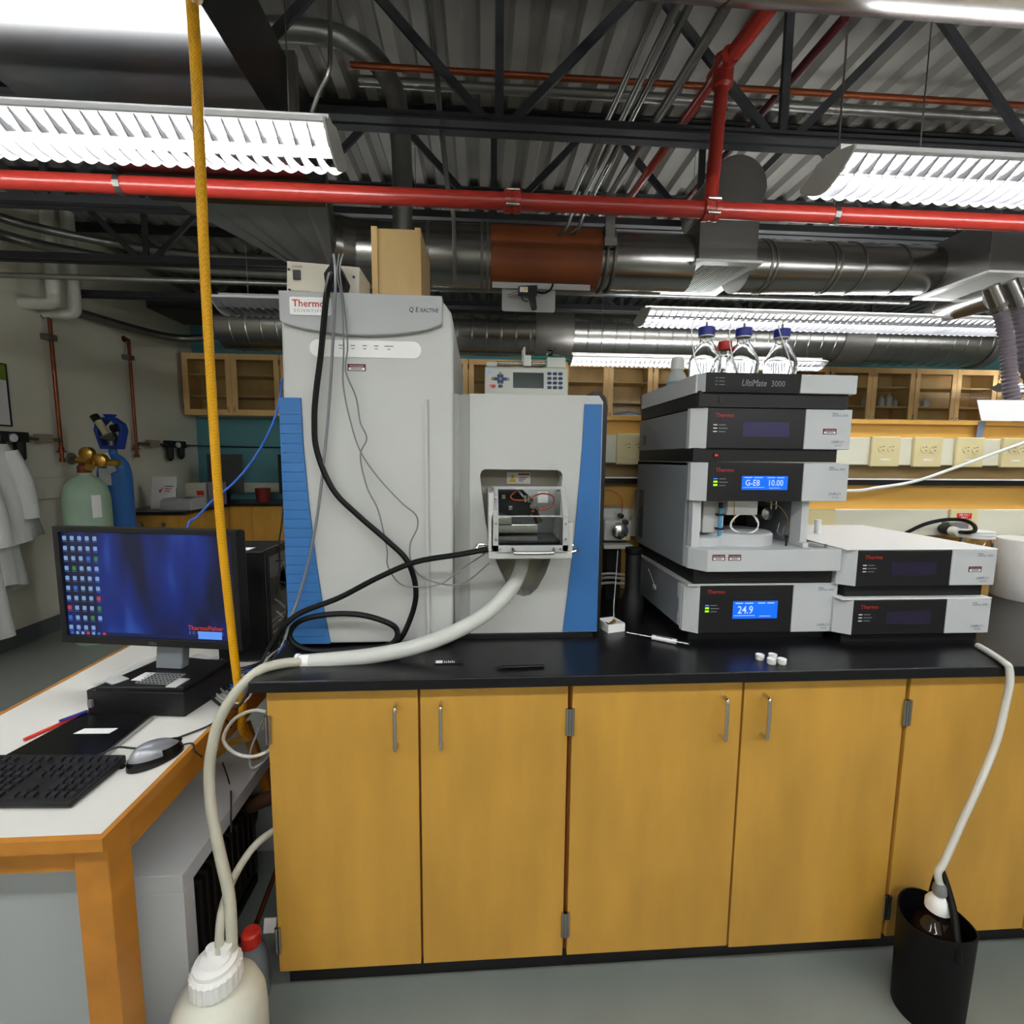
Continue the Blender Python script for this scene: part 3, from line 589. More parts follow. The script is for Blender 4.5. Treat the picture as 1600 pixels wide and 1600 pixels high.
# thick exhaust hose and its thinner extension
t = thing('exhaust_hose', 'thick milky hose curving from the ion source down along the bench edge', 'hose', (-0.2594, 0.1100, 0.9064))
obj('thick_hose', MB().tube(spline([(0.135, 0.27, 1.19), (0.1141, 0.2200, 1.1105), (0.0712, 0.1500, 1.0693), (0.0086, 0.1200, 1.0210), (-0.0862, 0.1000, 0.9755), (-0.1868, 0.0850, 0.9457), (-0.3019, 0.0750, 0.9291), (-0.4416, 0.0750, 0.9179)], 8), 0.0205, 18), hosewhite, t, smooth=True)
obj('hose_cuff', MB().tube([(-0.4302, 0.0750, 0.9177), (-0.4758, 0.0750, 0.9186)], [0.020, 0.018], 18), white, t, smooth=True)
obj('hose_ring', MB().tube([(-0.4709, 0.0750, 0.9185), (-0.4790, 0.0750, 0.9186)], 0.021, 18), white, t, smooth=True)
cable('drain_tube', [(-0.4577, 0.0700, 0.9204), (-0.5046, 0.0500, 0.9248), (-0.5470, 0.0200, 0.9206), (-0.5851, -0.0100, 0.8864), (-0.6238, -0.0200, 0.8243), (-0.6417, -0.0300, 0.7573), (-0.6476, -0.0400, 0.6903), (-0.6302, -0.0700, 0.6136), (-0.5995, -0.1000, 0.5235), (-0.5752, -0.1200, 0.4437), (-0.5647, -0.1400, 0.3502), (-0.5646, -0.1500, 0.3126)], 0.0125, tubeclear, 'milky drain tube hanging from the bench corner into the white carboy', 'tube', n=14, k=8)
cable('clear_tube', [(-0.5238, 0.1000, 0.4479), (-0.5533, 0.0600, 0.4536), (-0.5854, 0.0200, 0.4433), (-0.6039, -0.0400, 0.4188), (-0.5912, -0.1200, 0.4121), (-0.5852, -0.1500, 0.3704), (-0.5841, -0.1550, 0.3196)], 0.0095, tubeclear, 'second milky tube arching from under the bench into the carboy', 'tube', n=12, k=8)

# ------------------------------------------------------------------ liquid chromatography modules
def slots(mb, x, y0, y1, z0, z1, n):
    for i in range(n):
        z = z0+(z1-z0)*i/n; mb.box(x-0.0012, x+0.0002, y0, y1, z, z+(z1-z0)/n*0.55)
    return mb
def fascia(t, x0, x1, yf, z0, z1, screen, leds, sticker, lx=0.08, rx=0.70):
    wd = x1-x0; a = x0+wd*lx; b = x0+wd*rx
    obj('left_bezel', MB().hexa([(x0, yf+0.03, z0), (a, yf, z0), (a, yf+0.05, z0), (x0, yf+0.05, z0), (x0, yf+0.03, z1), (a, yf, z1), (a, yf+0.05, z1), (x0, yf+0.05, z1)]), ulight, t)
    p = obj('front_panel', B(a, b, yf, yf+0.05, z0, z1), ublack, t, bevel=0.002)
    r = obj('right_panel', B(b+0.0008, x1, yf, yf+0.05, z0, z1), ulight, t, bevel=0.002)
    h = z1-z0; yy = yf-0.0002
    text('maker_text', 'Thermo', 0.0165, (a+0.022, yy, z1-0.026), textred, p, bold=0.005)
    for i in range(3):
        lm = (white if not leds else (ledblue if i == 0 else ledgreen)); zc = z0+h*(0.57-0.085*i*(0.11/h)*1.0)
        obj('indicator', B(a+0.018, a+0.029, yf-0.001, yf, zc, zc+(0.0025 if not leds or i == 0 else 0.005)), lm, p)
        decal('indicator_text', textgrey, a+0.034, a+0.054+0.006*(i == 1), yf, zc, zc+0.0022, p, 0.0003)
    sx0 = a+(b-a)*0.36; sx1 = a+(b-a)*0.84; sz0 = z0+h*0.30; sz1 = z0+h*0.66
    if screen is None: decal('screen', lcdoff, sx0, sx1, yf, sz0, sz1, p, 0.0006)
    elif screen == 'dark': decal('screen', mat('lcd_dark', (44, 38, 60), 0.25), sx0, sx1, yf, sz0, sz1, p, 0.0006)
    else:
        sc = decal('screen', screenblue, sx0, sx1, yf, sz0, sz1, p, 0.0006); sh_ = sz1-sz0
        for s, fx in screen: text('screen_text', s, sh_*0.62, (sx0+(sx1-sx0)*fx, yf-0.0008, sz0+sh_*0.30), lcdtext, sc, sx=0.86, bold=0.01)
        for fa, fb in ((0.05, 0.22), (0.26, 0.45), (0.55, 0.72), (0.76, 0.92)): decal('screen_caption', lcdtext, sx0+(sx1-sx0)*fa, sx0+(sx1-sx0)*fb, yf-0.0006, sz1-sh_*0.14, sz1-sh_*0.09, sc, 0.0003)
        decal('screen_caption', lcdtext, sx0+(sx1-sx0)*0.03, sx0+(sx1-sx0)*0.5, yf-0.0006, sz0+sh_*0.16, sz0+sh_*0.19, sc, 0.0003)
        decal('screen_caption', lcdtext, sx0+(sx1-sx0)*0.6, sx0+(sx1-sx0)*0.85, yf-0.0006, sz0+sh_*0.12, sz0+sh_*0.15, sc, 0.0003)
    text('series_text', 'UltiMate 3000', 0.0085, (x1-0.062, yy, z1-0.020), textblue, r, shear=0.2)
    decal('series_line', textdark, x1-0.060, x1-0.045, yf, z1-0.0125, z1-0.011, r, 0.0003)
    text('badge_text', 'UHPLC+', 0.0105, (x1-0.058, yy, z0+0.018), textdark, r, shear=0.3)
    text('badge_text', 'focused', 0.0065, (x1-0.046, yy, z0+0.010), textdark, r, shear=0.2)
    if sticker: caution(b+0.055, b+0.095, yf, z0+h*0.38, z0+h*0.38+0.016, r)
    return p, r
MX0, MX1, YB = 0.603, 1.068, 0.665
# column compartment (lowest)
t = thing('column_compartment', 'lowest module of the tall stack, blue screen reading 24.9', 'instrument', (0.84, 0.42, CT))
obj('base', B(MX0+0.02, MX1-0.02, 0.20, YB, CT, 0.944), ubase, t)
b = obj('case', B(MX0+0.004, MX1-0.003, 0.215, YB, 0.942, 1.085), uside, t, bevel=0.003)
obj('side_clip', MB().prism([(0.21, 0.95), (0.235, 0.95), (0.235, 0.985), (0.228, 0.99), (0.228, 1.03), (0.24, 1.04), (0.24, 1.08), (0.21, 1.08)], 'x', MX0-0.001, MX0+0.004), ulight, t)
fascia(t, MX0, MX1-0.008, 0.17, 0.942, 1.088, [('24.9', 0.10)], True, False)
obj('top_lid', B(MX0, MX1-0.008, 0.17, YB, 1.085, 1.091), ulight, t)
obj('hanging_tag', MB().cyl((MX0-0.001, 0.5, 1.06), (MX0-0.002, 0.44, 1.025), 0.001, n=5).box(MX0-0.003, MX0-0.001, 0.42, 0.445, 1.005, 1.02), white, t)
# autosampler
t = thing('autosampler', 'module with open sample bay, blue screen reading G-E8 and 10.00', 'instrument', (0.84, 0.42, 1.091))
obj('base', B(MX0+0.015, MX1-0.03, 0.17, YB, 1.092, 1.134), ubase, t)
obj('left_side', B(MX0+0.001, MX0+0.010, 0.22, YB, 1.134, 1.442), uside, t)
obj('right_side', B(0.955, 0.963, 0.24, YB, 1.134, 1.434), uside, t)
obj('top_plate', B(MX0+0.001, MX1-0.012, 0.2, YB, 1.434, 1.444), uside, t)
obj('back_plate', B(MX0+0.01, 0.955, 0.50, YB, 1.134, 1.434), ubase, t)
fascia(t, MX0, MX1-0.012, 0.16, 1.334, 1.443, [('G-E8', 0.07), ('10.00', 0.56)], True, False)
obj('tray', MB().prism([(MX0+0.004, 0.19), (MX0+0.038, 0.138), (MX1-0.03, 0.138), (MX1-0.03, 0.27), (0.965, 0.3), (0.965, 0.5), (MX0+0.004, 0.5)], 'z', 1.134, 1.197), ulight, t, bevel=0.002)
caution(0.655, 0.692, 0.138, 1.167, 1.184, t); caution(0.702, 0.739, 0.138, 1.167, 1.184, t)
obj('left_post', B(MX0+0.012, MX0+0.036, 0.19, 0.22, 1.197, 1.334), ulight, t)
obj('right_post', MB().prism([(0.945, 0.19), (0.962, 0.185), (0.962, 0.24), (0.945, 0.24)], 'z', 1.197, 1.334), ulight, t)
obj('needle_arm', MB().box(0.655, 0.745, 0.26, 0.33, 1.245, 1.334).box(0.745, 0.84, 0.24, 0.32, 1.285, 1.334), white, t, bevel=0.003)
obj('column_housing', MB().prism(rrect(0.628, 0.664, 0.23, 0.29, 0.012), 'z', 1.235, 1.334), white, t)
obj('door_panel', B(0.668, 0.732, 0.235, 0.258, 1.232, 1.33), msgrey, t, bevel=0.002)
obj('needle_syringe', MB().cyl((0.715, 0.222, 1.225), (0.715, 0.222, 1.315), 0.0055, n=10), mat('syringe_blue', (76, 150, 190), 0.4), t, smooth=True)
obj('syringe_clips', MB().box(0.705, 0.726, 0.216, 0.235, 1.243, 1.249).box(0.705, 0.726, 0.216, 0.235, 1.285, 1.291).cyl((0.715, 0.222, 1.308), (0.715, 0.222, 1.325), 0.007, n=10), black, t)
obj('carousel_cover', MB().lathe([(0.0, 1.233), (0.112, 1.232), (0.117, 1.226), (0.117, 1.197)], (0.795, 0.305, 0), 36), ulight, t, smooth=True)
obj('carousel_drum', MB().lathe([(0.0, 1.222), (0.056, 1.222), (0.058, 1.218), (0.058, 1.197)], (0.668, 0.25, 0), 28), ulight, t, smooth=True)
lp = [(0.80+0.042*math.cos(a)+0.002*k, 0.24+0.01*math.sin(2*a), 1.262+0.032*math.sin(a)) for k in range(2) for a in [2*PI*i/12 for i in range(12)]]
obj('tubing_loop', MB().tube(spline(lp, 4), 0.0022, 6), white, t, smooth=True)
obj('needle_line', MB().tube(spline([(0.765, 0.24, 1.334), (0.764, 0.235, 1.29), (0.766, 0.235, 1.262)], 4), 0.0012, 5).tube(spline([(0.855, 0.25, 1.33), (0.905, 0.24, 1.312), (0.93, 0.235, 1.28), (0.936, 0.235, 1.25), (0.93, 0.235, 1.215)], 5), 0.0012, 5), brass, t)
obj('valve_disc', MB().lathe([(0, 0.28), (0.02, 0.285), (0.022, 0.33)], (0.90, 0, 1.285), 16, 'y'), steel, t, smooth=True)
for vx in (0.90, 0.915): obj('valve_pin', MB().cyl((vx, 0.27, 1.30), (vx, 0.27, 1.334), 0.004, n=8), steel, t, smooth=True)
obj('sample_loop', MB().tube(spline([(0.91, 0.24, 1.262), (0.905, 0.238, 1.235), (0.918, 0.236, 1.225), (0.924, 0.236, 1.25)], 4), 0.0015, 5), steel, t, smooth=True)
obj('peg', MB().cyl((0.91, 0.2, 1.197), (0.91, 0.2, 1.222), 0.003, n=8).lathe([(0, 1.232), (0.007, 1.228), (0.004, 1.218)], (0.91, 0.2, 0), 10), black, t)
obj('latch_block', B(0.937, 0.955, 0.165, 0.19, 1.197, 1.212), ulight, t, bevel=0.002)
obj('tray_clip', MB().box(0.98, 1.02, 0.17, 0.24, 1.197, 1.1985).box(1.008, 1.012, 0.165, 0.17, 1.197, 1.208), cablegrey, t)
obj('vents', slots(MB(), MX0+0.0008, 0.585, 0.63, 1.16, 1.34, 26), black, t)
# pump
t = thing('pump_module', 'module with a blank violet screen, second from the top of the tall stack', 'instrument', (0.84, 0.42, 1.444))
obj('base', B(MX0+0.005, MX1-0.03, 0.19, YB, 1.446, 1.484), ubase, t)
obj('power_switch', B(0.668, 0.682, 0.187, 0.19, 1.458, 1.472), black, t); obj('power_lamp', B(0.671, 0.679, 0.186, 0.1872, 1.461, 1.466), ledred, t)
obj('case', B(MX0+0.003, MX1-0.01, 0.225, YB, 1.483, 1.594), uside, t, bevel=0.003)
fascia(t, MX0, MX1, 0.18, 1.483, 1.597, None, False, True)
obj('vents', slots(MB(), MX0+0.003, 0.59, 0.615, 1.505, 1.54, 7), black, t)
# solvent rack
t = thing('solvent_rack', 'shallow top tray of the tall stack, holding the bottles', 'instrument', (0.84, 0.42, 1.597))
obj('base', B(MX0+0.008, MX1-0.02, 0.175, YB, 1.5985, 1.642), ubase, t)
obj('base_switch', B(0.668, 0.68, 0.172, 0.1755, 1.612, 1.628), black, t)
obj('tray_floor', B(MX0+0.012, MX1-0.012, 0.19, YB-0.01, 1.64, 1.648), uside, t)
for (a, b, c, d) in ((MX0+0.003, MX0+0.012, 0.19, YB), (MX1-0.012, MX1-0.003, 0.19, YB), (MX0+0.003, MX1-0.003, YB-0.01, YB)): obj('tray_wall', B(a, b, c, d, 1.638, 1.690), ulight, t)
p = obj('front_panel', MB().hexa([(0.622, 0.165, 1.638), (0.895, 0.165, 1.638), (0.895, 0.19, 1.638), (0.622, 0.19, 1.638), (0.622, 0.16, 1.690), (0.895, 0.16, 1.690), (0.895, 0.19, 1.690), (0.622, 0.19, 1.690)]), ublack, t)
obj('left_bezel', MB().prism([(MX0+0.003, 0.20), (0.622, 0.163), (0.622, 0.20)], 'z', 1.638, 1.690), ulight, t)
obj('right_panel', B(0.8955, 1.062, 0.162, 0.19, 1.638, 1.690), ulight, t, bevel=0.002)
text('model_text', 'UltiMate', 0.026, (0.722, 0.1612, 1.655), textsilver, p, shear=0.25, sx=0.8)
text('model_text', '3000', 0.023, (0.808, 0.1612, 1.655), textsilver, p, sx=0.9)
for i in range(3): decal('indicator', textgrey, 0.648, 0.655, 0.1612, 1.675-0.009*i, 1.677-0.009*i, p, 0.0004); decal('indicator_text', textgrey, 0.659, 0.675, 0.1612, 1.675-0.009*i, 1.677-0.009*i, p, 0.0003)
# the two flat modules at the right
for (z0, z1, lab, stk, scr) in ((CT, 1.053, 'lower of the two flat modules at the right of the bench', False, 'dark'), (1.0535, 1.2, 'upper of the two flat modules at the right, with a bright bare top', True, 'dark')):
    t = thing('detector_module', lab, 'instrument', (1.29, 0.4, z0), 'flat modules at the right of the bench')
    zb = z0+(0.031 if z0 < 1 else 0.037)
    obj('base', B(1.07, 1.50, 0.155, 0.63, z0+0.0005, zb), ubase, t)
    obj('case', B(1.048, 1.513, 0.19, 0.64, zb, z1-0.003), ulight, t, bevel=0.003)
    fascia(t, 1.045, 1.511, 0.132, zb, z1-0.004, scr, False, stk)
    obj('top_lid', B(1.045, 1.513, 0.132, 0.64, z1-0.004, z1), white, t, bevel=0.002)

# ================================================================== things on and around the instruments
t = thing('wooden_box', 'pale wooden box standing on top of the grey tower', 'box', (-0.26, 0.58, 1.863))
obj('left_board', B(-0.338, -0.320, 0.44, 0.72, 1.863, 2.160), postwood, t); obj('right_board', B(-0.204, -0.186, 0.44, 0.72, 1.863, 2.160), postwood, t)
obj('front_board', B(-0.3195, -0.2045, 0.446, 0.46, 1.863, 2.156), postwood, t); obj('top_board', B(-0.3195, -0.2045, 0.461, 0.72, 2.142, 2.156), postwood, t)
# power supply
t = thing('power_supply', 'small cream power supply box on the tower, black plug in front', 'power supply', (-0.44, 0.36, 1.874))
mb = B(-0.545, -0.345, 0.29, 0.42, 1.888, 1.988); mb.xf(Matrix.Translation((-0.445, 0.29, 1.888)) @ Matrix.Rotation(math.radians(3.0), 4, 'Y') @ Matrix.Translation((0.445, -0.29, -1.888)))
c = obj('case', mb, mat('psu_cream', (206, 200, 184), 0.5), t, bevel=0.002)
obj('foot_strip', B(-0.54, -0.35, 0.30, 0.41, 1.874, 1.884), ubase, t)
obj('rocker_switch', B(-0.523, -0.503, 0.284, 0.29, 1.943, 1.968), black, c)
text('switch_text', 'POWER', 0.008, (-0.525, 0.2885, 1.975), textdark, c)
text('brand_text', 'PROTECTION', 0.0085, (-0.528, 0.2885, 1.908), textdark, c)
for (a, b) in ((-0.535, 1.970), (-0.535, 1.915), (-0.357, 1.955), (-0.357, 1.905), (-0.435, 1.948)): obj('screw', MB().lathe([(0, 0.2865), (0.0035, 0.287), (0.0035, 0.291)], (a, 0, b), 10, 'y'), textdark, c)
obj('plug', MB().prism([(-0.42, 1.905), (-0.375, 1.90), (-0.366, 1.93), (-0.388, 1.975), (-0.405, 1.972), (-0.425, 1.945)], 'y', 0.235, 0.289), rubber, t, bevel=0.004)
cable('instrument_power_cable', [(-0.40, 0.235, 1.94), (-0.3936, 0.1900, 1.9205), (-0.3917, 0.1450, 1.8579), (-0.4009, 0.1480, 1.7987), (-0.4141, 0.1550, 1.7121), (-0.4296, 0.1580, 1.6227), (-0.4371, 0.1580, 1.5482), (-0.4334, 0.1580, 1.4644), (-0.3941, 0.1550, 1.3627), (-0.3273, 0.1500, 1.2925), (-0.2518, 0.1480, 1.2246), (-0.1973, 0.1450, 1.1666), (-0.1766, 0.1500, 1.0809), (-0.1953, 0.1500, 0.9991), (-0.2332, 0.1400, 0.9391), (-0.3123, 0.1350, 0.9279), (-0.4345, 0.1300, 0.9248), (-0.4879, 0.1200, 0.9424), (-0.5100, 0.1200, 0.9748), (-0.4803, 0.1250, 1.0116), (-0.4057, 0.1300, 1.0267), (-0.3208, 0.1300, 1.0238), (-0.2443, 0.1300, 0.9976), (-0.2258, 0.1300, 0.9702), (-0.2363, 0.1000, 0.9531), (-0.2884, 0.0900, 0.9402)], 0.0078, rubber, 'thick black cable hanging down the tower and coiling on the bench')
cable('source_cable', [(0.0201, 0.1100, 1.2078), (-0.0511, 0.1000, 1.1961), (-0.1695, 0.1050, 1.1750), (-0.2717, 0.1100, 1.1313), (-0.3746, 0.1150, 1.0768), (-0.4655, 0.1100, 1.0427), (-0.5091, 0.1000, 1.0118), (-0.5388, 0.1000, 0.9687), (-0.5651, 0.1200, 0.9348)], 0.0075, rubber, 'thick black cable crossing the tower to the ion source')
cable('grey_signal_cable', [(-0.40, 0.25, 1.998), (-0.3882, 0.2200, 1.9510), (-0.3704, 0.1500, 1.8711), (-0.3784, 0.1500, 1.7680), (-0.3956, 0.1580, 1.6068), (-0.4115, 0.1580, 1.4731), (-0.4334, 0.1580, 1.3192), (-0.4609, 0.1550, 1.1800), (-0.4939, 0.1500, 1.0661), (-0.5070, 0.1300, 1.0191), (-0.5142, 0.1000, 0.9683)], 0.0038, cablegrey, 'grey signal cable hanging beside the thick black cable on the tower')
cable('grey_thin_wire', [(-0.385, 0.25, 2.0), (-0.3781, 0.2000, 1.9278), (-0.3550, 0.1500, 1.8479), (-0.3547, 0.1550, 1.7376), (-0.3605, 0.1600, 1.6406), (-0.3429, 0.1580, 1.5411), (-0.3198, 0.1580, 1.4655), (-0.2752, 0.1550, 1.3976), (-0.2135, 0.1550, 1.3287), (-0.1745, 0.1550, 1.2938), (-0.1715, 0.1550, 1.2586), (-0.1911, 0.1550, 1.2143), (-0.1877, 0.1500, 1.1619), (-0.1586, 0.1500, 1.1222), (-0.0887, 0.1500, 1.1000), (-0.0354, 0.1400, 1.1130), (0.0237, 0.1100, 1.1694)], 0.0021, cablegrey, 'thin grey wire winding to the right edge of the tower')
cable('grey_thin_wire', [(-0.375, 0.25, 2.0), (-0.3712, 0.2000, 1.9361), (-0.3490, 0.1500, 1.8323), (-0.3449, 0.1550, 1.7379), (-0.3530, 0.1600, 1.6736), (-0.3278, 0.1580, 1.6079), (-0.3179, 0.1580, 1.5414), (-0.3022, 0.1580, 1.4995), (-0.3201, 0.1580, 1.4536), (-0.3046, 0.1550, 1.3717), (-0.2771, 0.1550, 1.3111), (-0.2614, 0.1550, 1.2411), (-0.2509, 0.1400, 1.1961), (-0.2500, 0.1400, 1.1556), (-0.2182, 0.1400, 1.1073), (-0.1664, 0.1400, 1.0979), (-0.1055, 0.1400, 1.1064), (-0.0529, 0.1400, 1.1454), (0.0219, 0.1100, 1.2008)], 0.0021, cablegrey, 'thin grey wire looping lower between the black cables')
# syringe pump
t = thing('syringe_pump', 'beige syringe pump with keypad on top of the ion source body', 'instrument', (0.15, 0.52, 1.64))
fp = [(0.44, 1.640), (0.45, 1.644), (0.462, 1.66), (0.475, 1.745), (0.485, 1.752), (0.62, 1.752), (0.62, 1.64)]
pb = mat('pump_beige', (198, 202, 192), 0.45)
bd = obj('case', MB().prism(fp, 'x', 0.015, 0.290), pb, t, bevel=0.003)
mtx = Matrix.Translation((0, 0.462, 1.66)) @ Matrix.Rotation(math.radians(-8.7), 4, 'X')
def on_face(mb): return mb.xf(mtx)
obj('display', on_face(MB().box(0.108, 0.210, -0.001, 0.0, 0.022, 0.074)), lcdgreen, bd)
arw = obj('arrow_pad', on_face(MB().prism([(0.056, 0.066), (0.076, 0.066), (0.076, 0.056), (0.088, 0.056), (0.088, 0.046), (0.076, 0.046), (0.076, 0.036), (0.056, 0.036), (0.056, 0.046), (0.044, 0.046), (0.044, 0.056), (0.056, 0.056)], 'y', -0.002, 0.0)), mat('pad_navy', (24, 50, 96), 0.4), bd)
for (a, b) in ((0.066, 0.069), (0.066, 0.034), (0.041, 0.051), (0.091, 0.051), (0.066, 0.051)): obj('arrow_key', on_face(MB().lathe([(0, -0.0035), (0.0052, -0.003), (0.0052, 0)], (a, 0, b), 12, 'y')), textgrey, bd)
for r_ in range(4):
    for c_ in range(3): obj('key', on_face(MB().prism(rrect(0.2215+0.0185*c_, 0.2365+0.0185*c_, 0.020+0.0155*r_, 0.030+0.0155*r_, 0.0045, 3), 'y', -0.0025, 0)), mat('pad_navy', (24, 50, 96), 0.4), bd)
obj('stop_key', on_face(MB().prism(rrect(0.034, 0.050, 0.022, 0.031, 0.0042, 3), 'y', -0.0025, 0)), capred, bd); obj('run_key', on_face(MB().prism(rrect(0.058, 0.074, 0.022, 0.031, 0.0042, 3), 'y', -0.0025, 0)), mat('pad_navy', (24, 50, 96), 0.4), bd)
obj('lamp', on_face(MB().box(0.027, 0.033, -0.0015, 0, 0.070, 0.076)), ledblue, bd); obj('lamp', on_face(MB().box(0.029, 0.033, -0.0015, 0, 0.028, 0.032)), ledred, bd)
for yy in (0.50, 0.53): obj('guide_rod', MB().cyl((0.05, yy, 1.768), (0.225, yy, 1.768), 0.0045, n=10), steel, t, smooth=True)
obj('end_block', MB().box(0.020, 0.055, 0.48, 0.60, 1.752, 1.768).box(0.222, 0.285, 0.48, 0.60, 1.752, 1.786), pb, t, bevel=0.003)
obj('pusher_block', MB().box(0.143, 0.168, 0.475, 0.57, 1.755, 1.79).box(0.143, 0.150, 0.49, 0.56, 1.79, 1.82), pb, t, bevel=0.002)
obj('syringe_clamp', MB().box(0.23, 0.27, 0.49, 0.54, 1.786, 1.80).cyl((0.235, 0.515, 1.80), (0.235, 0.515, 1.815), 0.012, n=12).box(0.228, 0.25, 0.50, 0.53, 1.815, 1.821), acrylic, t)
obj('syringe', MB().cyl((0.17, 0.515, 1.792), (0.285, 0.515, 1.792), 0.005, n=10).cyl((0.285, 0.515, 1.786), (0.302, 0.515, 1.786), 0.007, n=10), mat('teal_plug', (16, 110, 110), 0.4), t, smooth=True)
# solvent bottles
def bottle(name, cx, cy, z, r, h, capm, label, group=None, fill=0.0, tag_=True, neck=0.30):
    t = thing(name, label, 'bottle', (cx, cy, z), group)
    hb = h*0.60; rn = r*neck*1.25
    out = [(0.0, 0.0), (r*0.93, 0.0), (r, 0.006), (r, hb-0.012), (r*0.96, hb), (r*0.80, hb+h*0.07), (rn*1.5, hb+h*0.20), (rn*1.05, hb+h*0.245), (rn, hb+h*0.26), (rn, h)]
    wth = 0.0022; inn = [(max(0, a-wth), b) for a, b in out[3:]][::-1]+[(r-wth, 0.010), (r*0.93, 0.006), (0, 0.005)]
    obj('glass_body', MB().lathe(out+inn, (cx, cy, z), 32), glass, t, smooth=True)
    if fill: obj('liquid', MB().lathe([(0, 0.0056), (r*0.92, 0.0062), (r-wth-0.0004, 0.0105), (r-wth-0.0004, hb*fill), (0, hb*fill)], (cx, cy, z), 32), water, t, smooth=True)
    obj('cap', MB().lathe([(rn+0.0005, h-0.012), (rn+0.0055, h-0.012), (rn+0.0065, h+0.008), (rn+0.0055, h+0.013), (0, h+0.014)], (cx, cy, z), 24), capm, t, smooth=True)
    obj('pour_ring', MB().lathe([(rn, h-0.015), (rn+0.005, h-0.015), (rn+0.005, h-0.0125), (rn, h-0.0125)], (cx, cy, z), 24), white if capm == capblue else capm, t)
    return t
GB = 'blue capped solvent bottles on the top tray'
for cx, lab, px in ((0.712, 'clear glass bottle with blue cap, leftmost on the top tray', 0), (0.834, 'clear glass bottle with blue cap, middle one in front of the red cap', 1), (0.960, 'clear glass bottle with blue cap, rightmost on the top tray', 2)):
    t = bottle('solvent_bottle', cx, 0.37, 1.6485, 0.049, 0.203, capblue, lab, GB, fill=0.45)
    top = 1.6485+0.217
    obj('cap_fitting', MB().cyl((cx, 0.37, top-0.002), (cx, 0.37, top+0.016), 0.0035, n=8), cablegrey, t)
    lo = [(cx, 0.37, top-0.05), (cx, 0.37, top+0.012), (cx-0.01, 0.365, top+0.030), (cx-0.032, 0.36, top+0.034), (cx-0.052, 0.355, top+0.01), (cx-0.054, 0.35, top-0.05), (cx-0.046, 0.32, top-0.13), (cx-0.03, 0.28, top-0.20)]
    obj('solvent_line', MB().tube(spline(lo if px != 2 else [lo[0], lo[1], (cx-0.008, 0.365, top+0.022), (cx-0.02, 0.36, top+0.01), (cx-0.024, 0.33, top-0.04), (cx-0.01, 0.31, top-0.1), (cx+0.02, 0.3, top-0.19)], 6), 0.0016, 6), white, t, smooth=True)
bottle('solvent_bottle', 0.845, 0.51, 1.6485, 0.045, 0.195, capred, 'clear glass bottle with red cap behind the blue capped bottles', None, fill=0.4)
t = thing('wash_bottle', 'pale conical wash bottle with blue liquid behind the left bottle', 'bottle', (0.70, 0.56, 1.6485))
obj('bottle_shell', MB().lathe([(0, 0), (0.036, 0), (0.037, 0.01), (0.03, 0.10), (0.02, 0.115), (0.02, 0.125)], (0.70, 0.56, 1.6485), 24), mat('milky_plastic', (214, 218, 214), 0.35, sss=0.3), t, smooth=True)
obj('liquid_band', MB().lathe([(0.0365, 0.03), (0.0345, 0.075)], (0.70, 0.56, 1.6495), 24), mat('pale_blue', (110, 170, 200), 0.3), t, smooth=True)
obj('screw_cap', MB().lathe([(0.021, 0.118), (0.023, 0.12), (0.023, 0.15), (0.018, 0.162), (0.0, 0.164)], (0.70, 0.56, 1.6485), 20), white, t, smooth=True)
# small items on the bench
caps = ((0.757, 0.046), (0.793, 0.046), (0.772, 0.018), (0.800, 0.016))
for i, (cx, cy) in enumerate(caps):
    tag(obj('vial_cap', MB().lathe([(0.0, 0.0), (0.0105, 0.0), (0.0112, 0.001), (0.0112, 0.014), (0.0095, 0.0145), (0.0085, 0.0125), (0.0, 0.0125)], (cx, cy, CT), 20), capwhite, None, smooth=True), ('small white cap at the back left of the four caps on the bench', 'small white cap at the back right of the four caps on the bench', 'small white cap at the front left of the four caps on the bench', 'small white cap at the front right of the four caps on the bench')[i], 'cap', 'white caps on the bench top')
t = thing('label_strip', 'small dark tag with a white printed label on the bench edge', 'tag', (-0.083, 0.06, CT))
obj('strip', B(-0.118, -0.045, 0.052, 0.070, CT, CT+0.003), black, t); obj('white_field', B(-0.116, -0.098, 0.053, 0.069, CT+0.003, CT+0.0036), white, t)
for i in range(6): obj('print_mark', B(-0.094+i*0.005, -0.0918+i*0.005, 0.054, 0.067-0.003*(i % 2), CT+0.003, CT+0.0036), white, t)
tag(obj('black_pen', MB().tube([(0.035, 0.018, CT+0.004), (0.06, 0.0185, CT+0.004), (0.165, 0.022, CT+0.004)], [0.001, 0.004, 0.004], 8), blackgloss, None, smooth=True), 'thin black pen lying on the bench edge', 'pen')
t = thing('glass_syringe', 'glass syringe with a printed label lying by the tall stack', 'syringe', (0.53, 0.19, CT))
sa = Vector((0.449, 0.243, CT+0.008)); sb = Vector((0.603, 0.140, CT+0.008)); sp = lambda f: tuple(sa+(sb-sa)*f)
obj('needle', MB().cyl(sp(0), sp(0.42), 0.0028, n=8), steel, t, smooth=True)
obj('barrel', MB().cyl(sp(0.42), sp(0.80), 0.0075, n=12), white, t, smooth=True); obj('barrel_label', MB().bar(sp(0.48), sp(0.74), 0.008, 0.002, up=(0, 0, 1)).xf(Matrix.Translation((0, 0, 0.0072))), cablegrey, t)
obj('plunger', MB().cyl(sp(0.80), sp(0.98), 0.0035, n=8), steel, t, smooth=True); obj('plunger_cap', MB().cyl(sp(0.98), sp(1.0), 0.0075, n=12), black, t, smooth=True)
t = thing('tip_box', 'small open white box of fittings beside the blue panel', 'box', (0.425, 0.30, CT))
